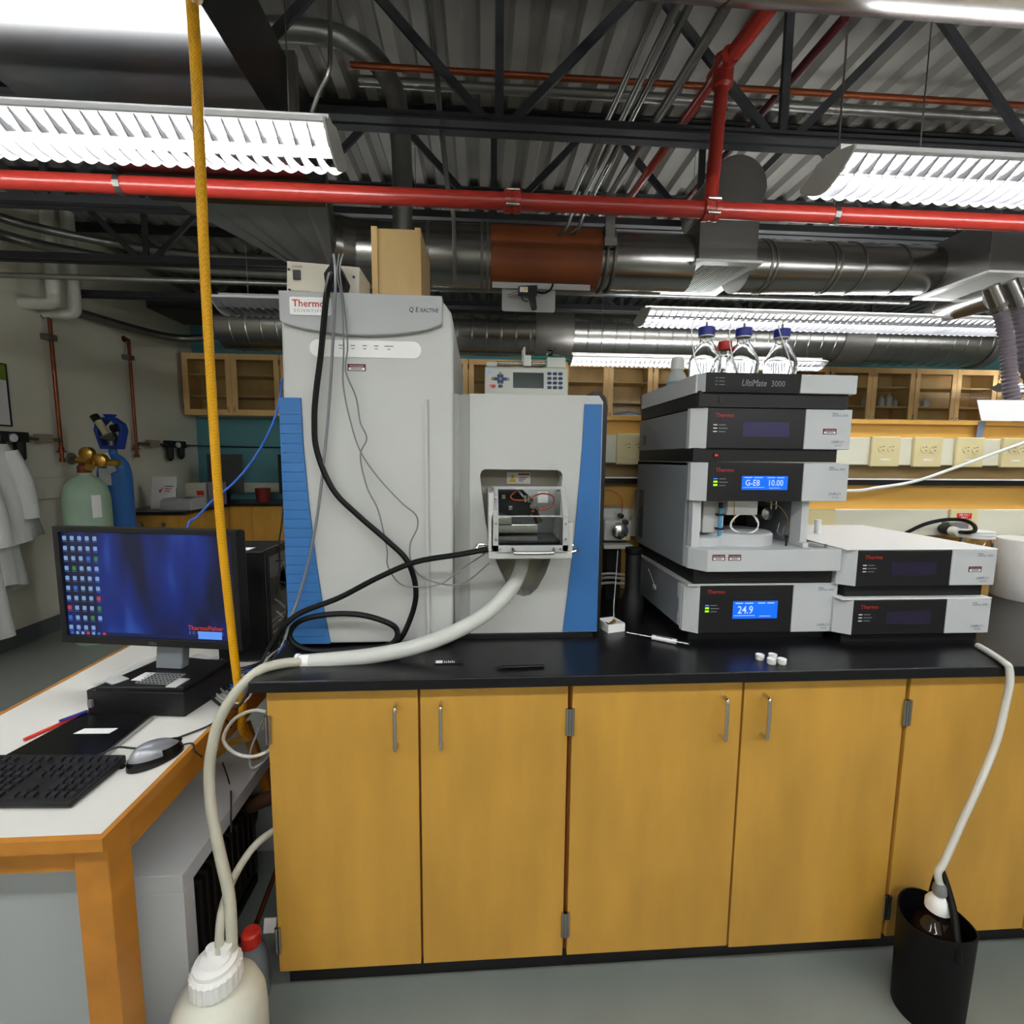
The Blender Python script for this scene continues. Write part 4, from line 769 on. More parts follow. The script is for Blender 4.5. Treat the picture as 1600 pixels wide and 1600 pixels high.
mb = MB().box(0.385, 0.445, 0.265, 0.269, CT, CT+0.026).box(0.385, 0.445, 0.331, 0.335, CT, CT+0.026).box(0.385, 0.389, 0.269, 0.331, CT, CT+0.026).box(0.441, 0.445, 0.269, 0.331, CT, CT+0.026).box(0.389, 0.441, 0.269, 0.331, CT, CT+0.004)
mb.rotz(math.radians(16), (0.415, 0.30, 0)); obj('tray', mb, white, t)
obj('fitting', MB().cyl((0.40, 0.29, CT+0.01), (0.43, 0.31, CT+0.022), 0.006, n=8), brass, t, smooth=True); obj('fitting', MB().cyl((0.40, 0.315, CT+0.012), (0.425, 0.285, CT+0.014), 0.005, n=8), copper, t, smooth=True)
t = thing('black_canister', 'black canister standing between the blue panel and the tall stack', 'canister', (0.50, 0.36, CT))
obj('canister_body', MB().lathe([(0, 0), (0.036, 0), (0.037, 0.01), (0.037, 0.075), (0.027, 0.105), (0.025, 0.12), (0.025, 0.23), (0.0, 0.232)], (0.50, 0.36, CT), 24), black, t, smooth=True)
obj('canister_lid', MB().lathe([(0.026, 0.232), (0.027, 0.234), (0.027, 0.25), (0, 0.252)], (0.50, 0.36, CT), 20), rubber, t, smooth=True)
# valve unit behind
t = thing('valve_unit', 'small white valve unit with a chrome rotor behind the blue panel', 'instrument', (0.51, 0.62, CT))
obj('stand', B(0.485, 0.54, 0.63, 0.69, CT, 1.125), ubase, t)
obj('case', MB().prism([(0.57, 1.15), (0.57, 1.225), (0.60, 1.235), (0.60, 1.268), (0.69, 1.268), (0.69, 1.15)], 'x', 0.455, 0.555), msgrey, t, bevel=0.006)
obj('shelf', B(0.448, 0.558, 0.54, 0.69, 1.125, 1.14), msgrey, t, bevel=0.003)
obj('rotor', MB().lathe([(0.0, 0.535), (0.018, 0.537), (0.030, 0.545), (0.031, 0.57)], (0.508, 0, 1.19), 24, 'y'), chrome, t, smooth=True)
for (a, b) in ((0.512, 1.245), (0.53, 1.222)): obj('knob', MB().lathe([(0, 0.545), (0.009, 0.547), (0.009, 0.57)], (a, 0, b), 14, 'y'), black, t, smooth=True)
obj('lamp', B(0.522, 0.532, 0.5665, 0.57, 1.158, 1.163), ledamber, t)
cable('orange_capillary', [(0.512, 0.55, 1.25), (0.508, 0.53, 1.29), (0.50, 0.53, 1.315), (0.475, 0.54, 1.335), (0.45, 0.55, 1.34)], 0.0018, mat('peek_orange', (205, 84, 52), 0.4), 'thin orange capillary rising from the white valve unit', 'tube')
cable('valve_tube', [(0.50, 0.54, 1.12), (0.47, 0.45, 1.04), (0.44, 0.36, 0.97), (0.43, 0.32, 0.945)], 0.0016, white, 'thin white tube running from the valve unit to the small white box', 'tube')
cable('grey_tube', [(0.545, 0.60, 1.20), (0.58, 0.63, 1.24), (0.60, 0.68, 1.29), (0.61, 0.70, 1.33)], 0.004, cablegrey, 'grey tube bending up behind the tall stack', 'tube')
for i, (z, dx) in enumerate(((0.985, 0), (1.005, 0.01), (1.02, 0.02))):
    cable('bench_cable', [(0.38, 0.55, z), (0.48, 0.58, z+0.005), (0.56, 0.60, z-0.004), (0.66, 0.69, z)], 0.005, cablelight, ('pale cable behind the black canister, lowest of three', 'pale cable behind the black canister, middle of three', 'pale cable behind the black canister, highest of three')[i], group='pale cables behind the canister')
# right-hand bench items
t = thing('paper_roll', 'large white paper towel roll at the right edge of the bench', 'paper roll', (2.185, 0.58, CT))
obj('roll', MB().lathe([(0.022, 0.0), (0.112, 0.0), (0.115, 0.004), (0.1155, 0.10), (0.115, 0.232), (0.112, 0.236), (0.022, 0.236)], (2.185, 0.58, CT), 40), mat('towel_paper', (222, 220, 216), 0.9, bump=0.4, bscale=30), t, smooth=True)
obj('core', MB().lathe([(0.018, 0.001), (0.021, 0.001), (0.021, 0.235), (0.018, 0.235), (0.018, 0.001)], (2.185, 0.58, CT), 20), tanback, t)
t = thing('lidded_jar', 'glass jar with white layered lid behind the flat modules', 'jar', (1.955, 0.60, CT))
obj('jar_glass', MB().lathe([(0, 0), (0.05, 0), (0.052, 0.01), (0.052, 0.22), (0.045, 0.232), (0.045, 0.245)], (1.955, 0.60, CT), 28), glass, t, smooth=True)
obj('lid', MB().lathe([(0.046, 0.24), (0.054, 0.241), (0.055, 0.247), (0.053, 0.249), (0.055, 0.252), (0.055, 0.258), (0.053, 0.26), (0.055, 0.263), (0.055, 0.268), (0.0, 0.272)], (1.955, 0.60, CT), 28), white, t, smooth=True)
tag(obj('sample_vial', MB().lathe([(0, 0), (0.010, 0), (0.0105, 0.002), (0.0105, 0.034), (0.008, 0.037), (0.011, 0.037), (0.011, 0.048), (0, 0.049)], (1.165, 0.42, 1.2005), 18), mat('vial_frost', (232, 234, 234), 0.3, sss=0.2), None, smooth=True), 'small frosted vial standing on the upper flat module', 'vial')
cable('white_air_tube', [(0.90, 0.69, 1.34), (1.05, 0.70, 1.335), (1.4782, 0.7000, 1.3306), (1.6080, 0.7000, 1.3441), (1.7705, 0.7000, 1.3710), (1.9371, 0.6800, 1.4349), (2.0738, 0.6600, 1.4924), (2.2356, 0.6200, 1.5634), (2.45, 0.70, 1.60), (2.72, 0.95, 1.63), (2.80, 1.02, 1.64)], 0.0062, white, 'white plastic tube sloping up to the right from the autosampler', 'tube', n=10)
tag(obj('paper_card', MB().hexa([(2.075, 0.742, 1.6225), (2.32, 0.742, 1.6225), (2.32, 0.744, 1.6225), (2.075, 0.744, 1.6225), (2.075, 0.770, 1.71), (2.32, 0.770, 1.712), (2.32, 0.772, 1.712), (2.075, 0.772, 1.71)]), paper, None), 'pale blank card leaning on the backboard rail at the right', 'card')
tag(obj('tape_strip', MB().prism([(2.075, 1.545), (2.105, 1.553), (2.112, 1.62), (2.08, 1.62)], 'y', 0.7575, 0.7595), mat('tape_grey', (120, 130, 150), 0.5), None), 'grey-blue tape strip hanging below the blank card', 'tape')
bc = (1.188, -0.105)
cable('waste_tube', [(1.4381, 0.0916, 0.9220), (1.4154, 0.0323, 0.9220), (1.3815, -0.0303, 0.9240), (1.385, -0.038, 0.915), (1.383, -0.046, 0.88), (1.3738, -0.0500, 0.8210), (1.3481, -0.0600, 0.7212), (1.2919, -0.0800, 0.6208), (1.2407, -0.0900, 0.5144), (1.1982, -0.1000, 0.4259), (bc[0]-0.006, bc[1]+0.004, 0.395), (bc[0], bc[1], 0.36)], 0.0085, mat('tube_white_clear', (214, 212, 204), 0.3, sss=0.3), 'pale plastic tube running over the bench edge down to the bucket bottle', 'tube', n=12, k=8)
# bucket with brown bottle
t = thing('black_bucket', 'black plastic carrier bucket with a loop handle on the floor', 'bucket', (bc[0], bc[1], 0))
def bk(u, v):
    a = 2*PI*u; r = 0.074+0.005*v; top = 0.262+0.018*math.cos(2*(a-PI/2))*0.0+0.03*math.sin(a)**2*0.6
    return (bc[0]+r*math.cos(a)*1.04, bc[1]+r*math.sin(a), v*top)
def bki(u, v):
    p = bk(u, 1-v*0.98); q = Vector((bc[0], bc[1], p[2])); d = Vector(p)-q; return tuple(q+d*0.955)
mb = MB().grid(bk, 40, 6).grid(bki, 40, 6)
n0 = len(mb.v)
for i in range(40):
    a = i*7+6; b = (i+1)*7+6; c_ = 41*7+i*7; d_ = 41*7+(i+1)*7; mb.f.append((a, b, d_, c_))
mb.lathe([(0, 0.006), (0.074, 0.006), (0.074, 0.0), (0, 0.0)], (bc[0], bc[1], 0), 40)
obj('bucket_shell', mb, rubber, t, smooth=True, recalc=False)
obj('handle', MB().tube(spline([(bc[0]+0.045, bc[1]+0.062, 0.24), (bc[0]+0.046, bc[1]+0.056, 0.31), (bc[0]+0.044, bc[1]+0.045, 0.355), (bc[0]+0.036, bc[1]+0.03, 0.365), (bc[0]+0.012, bc[1]-0.025, 0.325), (bc[0]-0.012, bc[1]-0.066, 0.275), (bc[0]-0.016, bc[1]-0.076, 0.23)], 6), 0.0085, 10), rubber, t, smooth=True)
t = thing('amber_bottle', 'dark amber waste bottle sitting inside the black bucket', 'bottle', (bc[0], bc[1], 0.008))
amb = mat('amber_glass', (34, 24, 18), 0.08, spec=0.7)
obj('bottle_glass', MB().lathe([(0, 0.0), (0.058, 0.0), (0.061, 0.01), (0.061, 0.165), (0.059, 0.195), (0.050, 0.225), (0.04, 0.248), (0.025, 0.262), (0.022, 0.275), (0.022, 0.31)], (bc[0], bc[1]+0.0, 0.008), 32), amb, t, smooth=True)
obj('neck_clamp', MB().lathe([(0.023, 0.285), (0.027, 0.287), (0.027, 0.305), (0.020, 0.318), (0.012, 0.325)], (bc[0], bc[1], 0.008), 20), white, t, smooth=True)
obj('foil_wrap', MB().lathe([(0.012, 0.33), (0.016, 0.334), (0.014, 0.352), (0.009, 0.36)], (bc[0], bc[1], 0.008), 14), cablegrey, t, smooth=True)
# exhaust snorkels at the right
def ribbed(pts, r, k=10):
    P = spline(pts, k); return MB().tube(P, [r+(0.004 if i % 2 else -0.002) for i in range(len(P))], 18)
t = thing('exhaust_snorkel', 'ribbed grey exhaust hose hanging beside the right-hand diffuser', 'hose', (2.6035, 1.1500, 1.9651))
obj('flex_hose', ribbed([(2.5503, 1.1500, 2.1965), (2.5754, 1.1300, 2.0584), (2.5722, 1.1000, 1.9181), (2.5888, 1.0800, 1.7659), (2.6304, 1.0500, 1.6382), (2.7532, 1.0000, 1.5062)], 0.029, 16), mat('hose_grey', (136, 128, 140), 0.5), t, smooth=True)
obj('collar', MB().tube([(2.4866, 1.1500, 2.3030), (2.5545, 1.1500, 2.1906)], 0.034, 22), galv, t, smooth=True); obj('collar_band', MB().tube([(2.5338, 1.1500, 2.2202), (2.5458, 1.1500, 2.2055)], 0.036, 22), galvdark, t, smooth=True)
t = thing('exhaust_snorkel', 'second ribbed exhaust hose at the right picture edge', 'hose', (2.7232, 1.1500, 1.9677))
obj('flex_hose', ribbed([(2.6957, 1.2000, 2.2336), (2.7406, 1.2000, 2.1040), (2.7937, 1.2000, 1.9154), (2.9451, 1.2000, 1.6920)], 0.029, 14), mat('hose_grey', (136, 128, 140), 0.5), t, smooth=True)
obj('collar', MB().tube([(2.6325, 1.2000, 2.3487), (2.7034, 1.2000, 2.2277)], 0.035, 22), galv, t, smooth=True)
t = thing('branch_duct', 'short steel duct branch below the right-hand diffuser', 'duct', (2.6882, 1.5000, 2.3334))
obj('branch_tube', MB().tube([(2.9294, 1.9000, 2.4096), (2.8976, 1.5000, 2.3843)], 0.075, 26), galv, t, smooth=True); obj('branch_collar', MB().tube([(2.9294, 1.9000, 2.4096), (2.9278, 1.8200, 2.4059)], 0.079, 26), copper if False else galvdark, t, smooth=True)
# hanging bracket with a black hand gun under the brown sleeve
t = thing('bracket_plate', 'grey bracket plate hanging below the brown sleeve', 'bracket', (0.2447, 1.4200, 2.2028))
pz = (0.2447, 1.4200, 2.2028)
obj('plate', MB().prism(rrect(0.11, 0.385, pz[2], pz[2]+0.14, 0.012), 'y', 1.42, 1.424), mscover, t); obj('arm', B(0.075, 0.56, 1.40, 1.50, pz[2]+0.135, pz[2]+0.15), mscover, t); obj('arm_lip', B(0.06, 0.56, 1.394, 1.3995, pz[2]+0.105, pz[2]+0.15), mscover, t)
t = thing('hand_gun', 'black pistol-grip air gun mounted on the grey bracket plate', 'tool', (0.2410, 1.3800, 2.1912))
gy = 1.36
obj('grip', MB().prism([(0.235, pz[2]+0.075), (0.275, pz[2]+0.07), (0.285, pz[2]+0.0), (0.26, pz[2]-0.005)], 'y', gy, gy+0.03), black, t, bevel=0.004)
obj('barrel', MB().prism([(0.19, pz[2]+0.065), (0.19, pz[2]+0.105), (0.285, pz[2]+0.112), (0.285, pz[2]+0.065)], 'y', gy-0.004, gy+0.034), black, t, bevel=0.003)
obj('warning_sticker', B(0.196, 0.236, gy-0.006, gy-0.004, pz[2]+0.075, pz[2]+0.100), white, t); obj('sticker_triangle', MB().prism([(0.222, pz[2]+0.078), (0.235, pz[2]+0.090), (0.22, pz[2]+0.097)], 'y', gy-0.0068, gy-0.006), yellowlab, t)
obj('nozzle', MB().cyl((0.14, gy+0.015, pz[2]+0.062), (0.19, gy+0.015, pz[2]+0.078), 0.006, n=10), steel, t, smooth=True)
obj('trigger_guard', MB().tube(spline([(0.205, gy+0.015, pz[2]+0.066), (0.215, gy+0.015, pz[2]+0.042), (0.24, gy+0.015, pz[2]+0.036)], 5), 0.003, 6), black, t)
cable('gun_hose', [(0.28, gy+0.015, pz[2]+0.085), (0.32, gy+0.015, pz[2]+0.08), (0.355, gy+0.02, pz[2]+0.10), (0.37, gy+0.04, pz[2]+0.14)], 0.005, rubber, 'short black hose from the air gun up to the duct', 'hose')

# ================================================================== wall cabinets along the back
WZ0, WZ1, WY = 1.925, 2.625, 4.80
def wall_cabinet(x0, x1, label):
    t = thing('wall_cabinet', label, 'cabinet', ((x0+x1)/2, 4.97, WZ0), 'glass fronted maple wall cabinets on the teal wall')
    mb = MB().box(x0+0.001, x0+0.018, WY+0.02, 5.148, WZ0, WZ1).box(x1-0.018, x1-0.001, WY+0.02, 5.148, WZ0, WZ1).box(x0+0.018, x1-0.018, WY+0.02, 5.148, WZ1-0.02, WZ1).box(x0+0.018, x1-0.018, WY+0.02, 5.148, WZ0, WZ0+0.02).box(x0+0.018, x1-0.018, 5.135, 5.148, WZ0+0.02, WZ1-0.02)
    obj('carcass', mb, woodfar, t)
    for zz in (2.14, 2.385): obj('shelf', B(x0+0.018, x1-0.018, WY+0.05, 5.135, zz, zz+0.018), woodfar, t)
    xm = (x0+x1)/2
    for (a, b, s) in ((x0+0.003, xm-0.002, 1), (xm+0.002, x1-0.003, -1)):
        d = obj('door', MB().holed([(a, WZ0), (b, WZ0), (b, WZ1), (a, WZ1)], [(a+0.06, WZ0+0.065), (a+0.06, WZ1-0.065), (b-0.06, WZ1-0.065), (b-0.06, WZ0+0.065)], 'y', WY, WY+0.02), woodfar, t)
        obj('pane', B(a+0.058, b-0.058, WY+0.010, WY+0.013, WZ0+0.063, WZ1-0.063), pane_m, d)
        hx = b-0.03 if s > 0 else a+0.03
        obj('pull', MB().tube(spline([(hx, WY+0.002, WZ0+0.04), (hx, WY-0.02, WZ0+0.045), (hx, WY-0.02, WZ0+0.085), (hx, WY+0.002, WZ0+0.09)], 3), 0.004, 6), steel, d)
        for zz in (WZ0+0.07, WZ1-0.12): obj('hinge', B((a-0.006 if s > 0 else b-0.002), (a+0.002 if s > 0 else b+0.006), WY-0.006, WY+0.002, zz, zz+0.06), steel, d)
    return t
CW = 1.10; edges = [-3.43, -2.34]+[-0.13-CW*2+0.01+CW*i for i in range(0, 10)]
names = ['glass fronted wall cabinet in the left corner by the copper pipes', None, 'glass fronted wall cabinet mostly hidden behind the tower', 'glass fronted wall cabinet just right of the tower, behind the syringe pump', 'glass fronted wall cabinet above the blue panel, with a plastic bag inside', 'glass fronted wall cabinet partly hidden behind the wash bottle', 'glass fronted wall cabinet hidden behind the solvent bottles', 'glass fronted wall cabinet with white plastic bottles inside', 'glass fronted wall cabinet above the outlets, with small white jars', 'glass fronted wall cabinet at the right edge behind the exhaust hose']
xs = [(-3.43, -2.34), (-2.33, -1.26), (-1.25, -0.145), (-0.14, 1.0), (1.005, 2.11), (2.115, 3.225), (3.23, 4.37), (4.375, 5.515), (5.52, 6.635), (6.64, 7.75)]
labs = ['glass fronted wall cabinet in the left corner by the copper pipes', 'glass fronted wall cabinet behind the left edge of the tower', 'glass fronted wall cabinet mostly hidden behind the tower', 'glass fronted wall cabinet right of the tower, behind the syringe pump', 'glass fronted wall cabinet above the blue panel, with a plastic bag inside', 'glass fronted wall cabinet partly hidden behind the wash bottle', 'glass fronted wall cabinet hidden behind the solvent bottles', 'glass fronted wall cabinet with white plastic bottles on its shelf', 'glass fronted wall cabinet above the outlets, with small white jars', 'glass fronted wall cabinet at the right edge behind the exhaust hose']
for (a, b), l in zip(xs, labs): wall_cabinet(a, b, l)
wl = [(5.02, 5.0, 0.15), (5.10, 4.97, 0.17), (5.25, 5.0, 0.15), (5.33, 4.97, 0.17), (5.43, 5.0, 0.12)]
bl_ = ['leftmost white plastic bottle in the far wall cabinet', 'second white plastic bottle from the left in the far wall cabinet', 'third white plastic bottle from the left in the far wall cabinet', 'fourth white plastic bottle from the left in the far wall cabinet', 'rightmost short white bottle in the far wall cabinet']
for (x, y, h), l in zip(wl, bl_):
    tag(obj('plastic_bottle', MB().lathe([(0, 0), (0.034, 0), (0.036, 0.004), (0.036, h*0.72), (0.028, h*0.8), (0.014, h*0.84), (0.014, h*0.9), (0.018, h*0.9), (0.018, h), (0, h)], (x, y, 2.1585), 18), white, None, smooth=True), l, 'bottle', 'white bottles in the far wall cabinet')
for i, (x, h, r) in enumerate(((5.66, 0.11, 0.03), (5.74, 0.09, 0.03), (5.85, 0.12, 0.042))):
    tag(obj('plastic_jar', MB().lathe([(0, 0), (r, 0), (r*1.02, 0.004), (r, h*0.7), (r*0.5, h*0.85), (r*0.4, h), (0, h)], (x, 4.98, 2.1585), 16), white, None, smooth=True), ('leftmost small white jar in the cabinet above the outlets', 'middle small white jar in the cabinet above the outlets', 'widest small white jar in the cabinet above the outlets')[i], 'jar', 'white jars in the cabinet above the outlets')
def bag(u, v):
    a = 2*PI*u; r = math.sin(PI*min(max(v, 0.02), 0.98)); return (1.86+0.17*r*math.cos(a)*(1+0.1*math.sin(5*a)), 4.97+0.09*r*math.sin(a), 1.9455+0.10*(1-math.cos(PI*v))/2*(1+0.12*math.sin(3*a)))
tag(obj('plastic_bag', MB().grid(bag, 20, 8), mat('bag_plastic', (226, 230, 236), 0.25), None, smooth=True), 'crumpled white plastic bag at the bottom of a wall cabinet', 'bag')

# ================================================================== far benches and left wall
t = thing('corner_bench', 'low wooden bench unit with black top in the far left corner', 'bench', (-3.18, 4.1, 0))
obj('cabinet_body', B(-3.498, -2.86, 3.68, 4.53, 0.1, 0.884), wood, t); obj('top', B(-3.498, -2.83, 3.65, 4.52, 0.884, CT), blacktop, t, bevel=0.004)
d = obj('drawer', B(-3.38, -2.88, 3.662, 3.68, 0.70, 0.865), wood, t)
for xx in (-3.24, -3.03): obj('label_pull', MB().lathe([(0, 3.635), (0.02, 3.64), (0.024, 3.662)], (xx, 0, 0.79), 14, 'y'), steel, d, smooth=True)
t = thing('far_bench', 'long wooden bench with black top along the teal wall', 'bench', (1.5, 4.85, 0))
obj('cabinet_body', B(-3.498, 6.0, 4.56, 5.148, 0.1, 0.884), wood, t); obj('top', B(-3.498, 6.0, 4.53, 5.148, 0.884, CT), blacktop, t, bevel=0.004)
for xx in (-2.62, -2.05, -1.5): obj('door_seam', B(xx, xx+0.004, 4.558, 4.56, 0.1, 0.884), woodedge, t)
tag(obj('backsplash_raceway', B(-3.4, 4.0, 5.11, 5.148, 1.0, 1.12), creamplate, None), 'cream raceway low on the teal wall above the far bench', 'raceway')
def flat_monitor(x, y, rz, z, label, w_=0.42, h_=0.30):
    t = thing('dark_monitor', label, 'monitor', (x, y, z))
    obj('screen_panel', B(x-w_/2, x+w_/2, y-0.02, y+0.02, z+0.10, z+0.10+h_).rotz(rz, (x, y, 0)), black, t); obj('stand', MB().box(x-0.03, x+0.03, y, y+0.03, z+0.01, z+0.16).box(x-0.1, x+0.1, y-0.08, y+0.08, z, z+0.012), black, t)
flat_monitor(-2.98, 4.75, 0.3, CT, 'dark monitor on the far bench left of the yellow hose', 0.36, 0.46); flat_monitor(-2.22, 4.8, 0, CT, 'dark monitor on the far bench beside the tower edge', 0.34, 0.46)
tag(obj('red_bin', MB().lathe([(0, 0), (0.07, 0), (0.085, 0.16), (0.08, 0.16), (0.067, 0.01), (0, 0.01)], (-2.58, 4.78, CT), 18), mat('bin_red', (120, 34, 30), 0.5), None, smooth=True), 'small dark red bin on the far bench', 'bin')
t = thing('bench_balance', 'low grey balance on the corner bench', 'balance', (-2.99, 3.92, CT))
obj('case', MB().prism([(3.78, 0.0), (3.78, 0.09), (3.82, 0.115), (4.06, 0.12), (4.06, 0.0)], 'x', -3.13, -2.84).xf(Matrix.Translation((0, 0, CT))), mscover, t, bevel=0.008); obj('readout', B(-2.95, -2.88, 3.83, 3.90, CT+0.117, CT+0.121), black, t)
t = thing('paper_notice', 'white notice with a red tick leaning beside the blue cylinder', 'notice', (-3.2, 3.95, CT))
mtx2 = Matrix.Translation((-3.2, 3.95, CT)) @ Matrix.Rotation(math.radians(-10), 4, 'X')
obj('sheet', B(-0.13, 0.11, 0, 0.003, 0, 0.33).xf(mtx2), paper, t); obj('red_tick', MB().prism([(-0.06, 0.19), (-0.045, 0.16), (-0.015, 0.22), (-0.043, 0.19)], 'y', -0.002, 0).xf(mtx2), capred, t)
for k in range(3): obj('print_line', B(0.0, 0.08-0.015*k, -0.0015, 0, 0.225-0.025*k, 0.233-0.025*k).xf(mtx2), capred if k else textdark, t)
obj('easel', B(-0.10, 0.08, 0.06, 0.064, 0, 0.22).xf(mtx2), black, t)
for i, (x, y, w_, h_, m_, l) in enumerate(((-3.12, 4.42, 0.2, 0.24, 'psu_cream', 'pale box with a red sticker on the far corner bench'), (-2.93, 4.45, 0.14, 0.25, 'hose_grey', 'grey box beside the pale box on the far corner bench'))):
    t = thing('storage_box', l, 'box', (x, y, CT)); obj('case', B(x-w_/2, x+w_/2, y-0.06, y+0.06, CT, CT+h_), MATS[m_], t, bevel=0.004); obj('sticker', B(x+w_*0.1, x+w_*0.48, y-0.062, y-0.06, CT+h_*0.45, CT+h_*0.65), capred if i == 0 else cablegrey, t)
# gas cylinders
def cylinder(x, y, r, h, m_, lab):
    t = thing('gas_cylinder', lab, 'gas cylinder', (x, y, 0))
    obj('tank', MB().lathe([(0, 0), (r*0.95, 0), (r, 0.02), (r, h-0.20), (r*0.97, h-0.15), (r*0.85, h-0.08), (r*0.6, h-0.03), (r*0.3, h), (r*0.25, h+0.03)], (x, y, 0), 36), m_, t, smooth=True); return t
gx, gy_ = -3.012, 2.75
t = cylinder(gx, gy_, 0.147, 1.30, cylgreen, 'pale green gas cylinder with brass regulator beside the lab coats')
obj('tank_label', MB().grid(lambda u, v: (gx+0.1485*math.cos(-0.75+0.4*u), gy_+0.1485*math.sin(-0.75+0.4*u), 0.98+0.17*v), 5, 1), paper, t)
obj('valve', MB().lathe([(0.03, 1.30), (0.045, 1.32), (0.045, 1.36), (0.03, 1.38), (0.018, 1.40)], (gx, gy_, 0), 16).cyl((gx-0.08, gy_, 1.42), (gx+0.05, gy_, 1.42), 0.014, n=10), mat('valve_brown', (120, 60, 36), 0.5, 0.5), t, smooth=True)
for dx, r_ in ((0.07, 0.05), (0.16, 0.05)): obj('gauge', MB().lathe([(0, -0.03), (r_*0.8, -0.028), (r_, -0.02), (r_, 0.02)], (gx+dx, gy_-0.05, 1.46-0.05*(dx > .1)), 18, 'y'), brass, t, smooth=True)
obj('regulator_body', MB().cyl((gx-0.02, gy_-0.03, 1.41), (gx+0.28, gy_-0.03, 1.39), 0.026, n=14).cyl((gx+0.1, gy_-0.06, 1.40), (gx+0.13, gy_-0.12, 1.36), 0.03, n=14), brass, t, smooth=True)
obj('hand_wheel', MB().lathe([(0.02, -0.006), (0.045, -0.006), (0.045, 0.006), (0.02, 0.006)], (gx-0.085, gy_, 1.42), 16, 'x'), galvdark, t, smooth=True)
bx_, by_ = -3.115, 3.2
t = cylinder(bx_, by_, 0.122, 1.46, cylblue, 'tall blue gas cylinder with a blue valve guard')
mb = MB(); gpts = [(-0.075, 1.50), (-0.115, 1.66), (-0.10, 1.715), (-0.035, 1.765), (0.035, 1.765), (0.10, 1.715), (0.115, 1.66), (0.075, 1.50)]
ginn = [(a*0.74, 1.53 if b < 1.51 else (b-0.025 if b < 1.7 else b-0.03)) for a, b in gpts]
mb.holed([(bx_+a, b) for a, b in gpts], [(bx_+a, b) for a, b in ginn], 'y', by_-0.04, by_+0.04)
obj('valve_guard', mb, guardblue, t, bevel=0.004); obj('guard_top', MB().lathe([(0.03, 1.762), (0.05, 1.79), (0, 1.792)], (bx_, by_, 0), 14), guardblue, t)
obj('valve', MB().lathe([(0.03, 1.49), (0.035, 1.52), (0.03, 1.58), (0.045, 1.60), (0.03, 1.64)], (bx_, by_, 0), 14).cyl((bx_-0.06, by_-0.03, 1.60), (bx_+0.06, by_-0.03, 1.58), 0.018, n=10), galvdark, t, smooth=True)
obj('regulator_gauge', MB().tube([(bx_-0.06, by_-0.06, 1.74), (bx_+0.005, by_-0.06, 1.62)], 0.027, 14), mat('tag_yellow_grey', (196, 190, 150), 0.5), t, smooth=True); obj('gauge_cap', MB().tube([(bx_-0.085, by_-0.06, 1.775), (bx_-0.055, by_-0.06, 1.73)], 0.032, 14), black, t, smooth=True); obj('side_knob', MB().cyl((bx_+0.045, by_-0.05, 1.67), (bx_+0.09, by_-0.05, 1.68), 0.034, n=14), black, t, smooth=True)
obj('shoulder_tag', MB().grid(lambda u, v: (bx_+0.126*math.cos(-1.9+0.75*u), by_+0.126*math.sin(-1.9+0.75*u), 1.20+0.14*v), 6, 1), paper, t); obj('hanging_tag', MB().bar((bx_+0.02, by_-0.125, 1.46), (bx_+0.09, by_-0.14, 1.31), 0.06, 0.003), paper, t)
# copper drops on the left wall with filter sets
def drop(y, zt, zb, lab):
    t = thing('copper_gas_drop', lab, 'pipe', (-3.46, y, zb), 'copper gas drops on the left wall')
    obj('riser', MB().tube(spline([(-3.498, y, zt), (-3.47, y, zt), (-3.455, y, zt-0.015), (-3.455, y, zt-0.06)], 3)+[Vector((-3.455, y, zb+0.12))], 0.014, 10), copper, t, smooth=True)
    obj('wall_flange', MB().lathe([(0, -3.499), (0.03, -3.499), (0.03, -3.492), (0, -3.49)], (0, y, zt), 14, 'x'), copper, t); obj('bracket', B(-3.498, -3.43, y-0.05, y+0.03, zt-0.20, zt-0.155), galvdark, t)
    obj('drain_fitting', MB().lathe([(0.014, 0.12), (0.02, 0.12), (0.02, 0.09), (0.035, 0.09), (0.035, 0.08), (0.014, 0.08), (0.014, 0.03), (0.02, 0.03), (0.02, 0.0), (0, 0)][::-1], (-3.455, y, zb), 12), copper, t, smooth=True)
    return t
drop(3.11, 2.565, 1.39, 'copper gas pipe drop on the left wall nearest the lab coats'); drop(4.0, 2.585, 1.43, 'copper gas pipe drop on the left wall beside the corner cabinet')
def filterset(y0, y1, z, lab):
    t = thing('filter_regulator', lab, 'regulator', (-3.43, (y0+y1)/2, z), 'filter regulators on the left wall'); d = (y1-y0)
    obj('manifold', MB().cyl((-3.44, y0, z), (-3.44, y1, z), 0.012, n=10), galvdark, t, smooth=True)
    for f, hh in ((0.22, 0.13), (0.45, 0.15)):
        yy = y0+d*f; obj('filter_body', MB().box(-3.475, -3.405, yy-0.045, yy+0.045, z-0.03, z+0.045).lathe([(0.012, -hh-0.03), (0.034, -hh), (0.038, -0.03)], (-3.44, yy, z), 16), black, t)
    obj('gauge', MB().lathe([(0, -3.395), (0.03, -3.397), (0.03, -3.42)], (0, y0+d*0.33, z), 16, 'x'), white, t, smooth=True); obj('ball_valve', MB().box(-3.47, -3.41, y0+d*0.68, y0+d*0.84, z-0.028, z+0.04), mat('valve_beige', (150, 140, 116), 0.5), t, bevel=0.006)
filterset(2.42, 3.10, 1.57, 'black filter regulator set above the lab coats'); filterset(4.9, 4.02, 1.57, 'black filter regulator set right of the far copper drop')
cable('airline', [(-3.44, 4.9, 1.57), (-3.3, 5.05, 1.57), (-3.1, 5.12, 1.565), (-2.0, 5.13, 1.56)], 0.008, black, 'black air line running along the teal wall', 'tube')
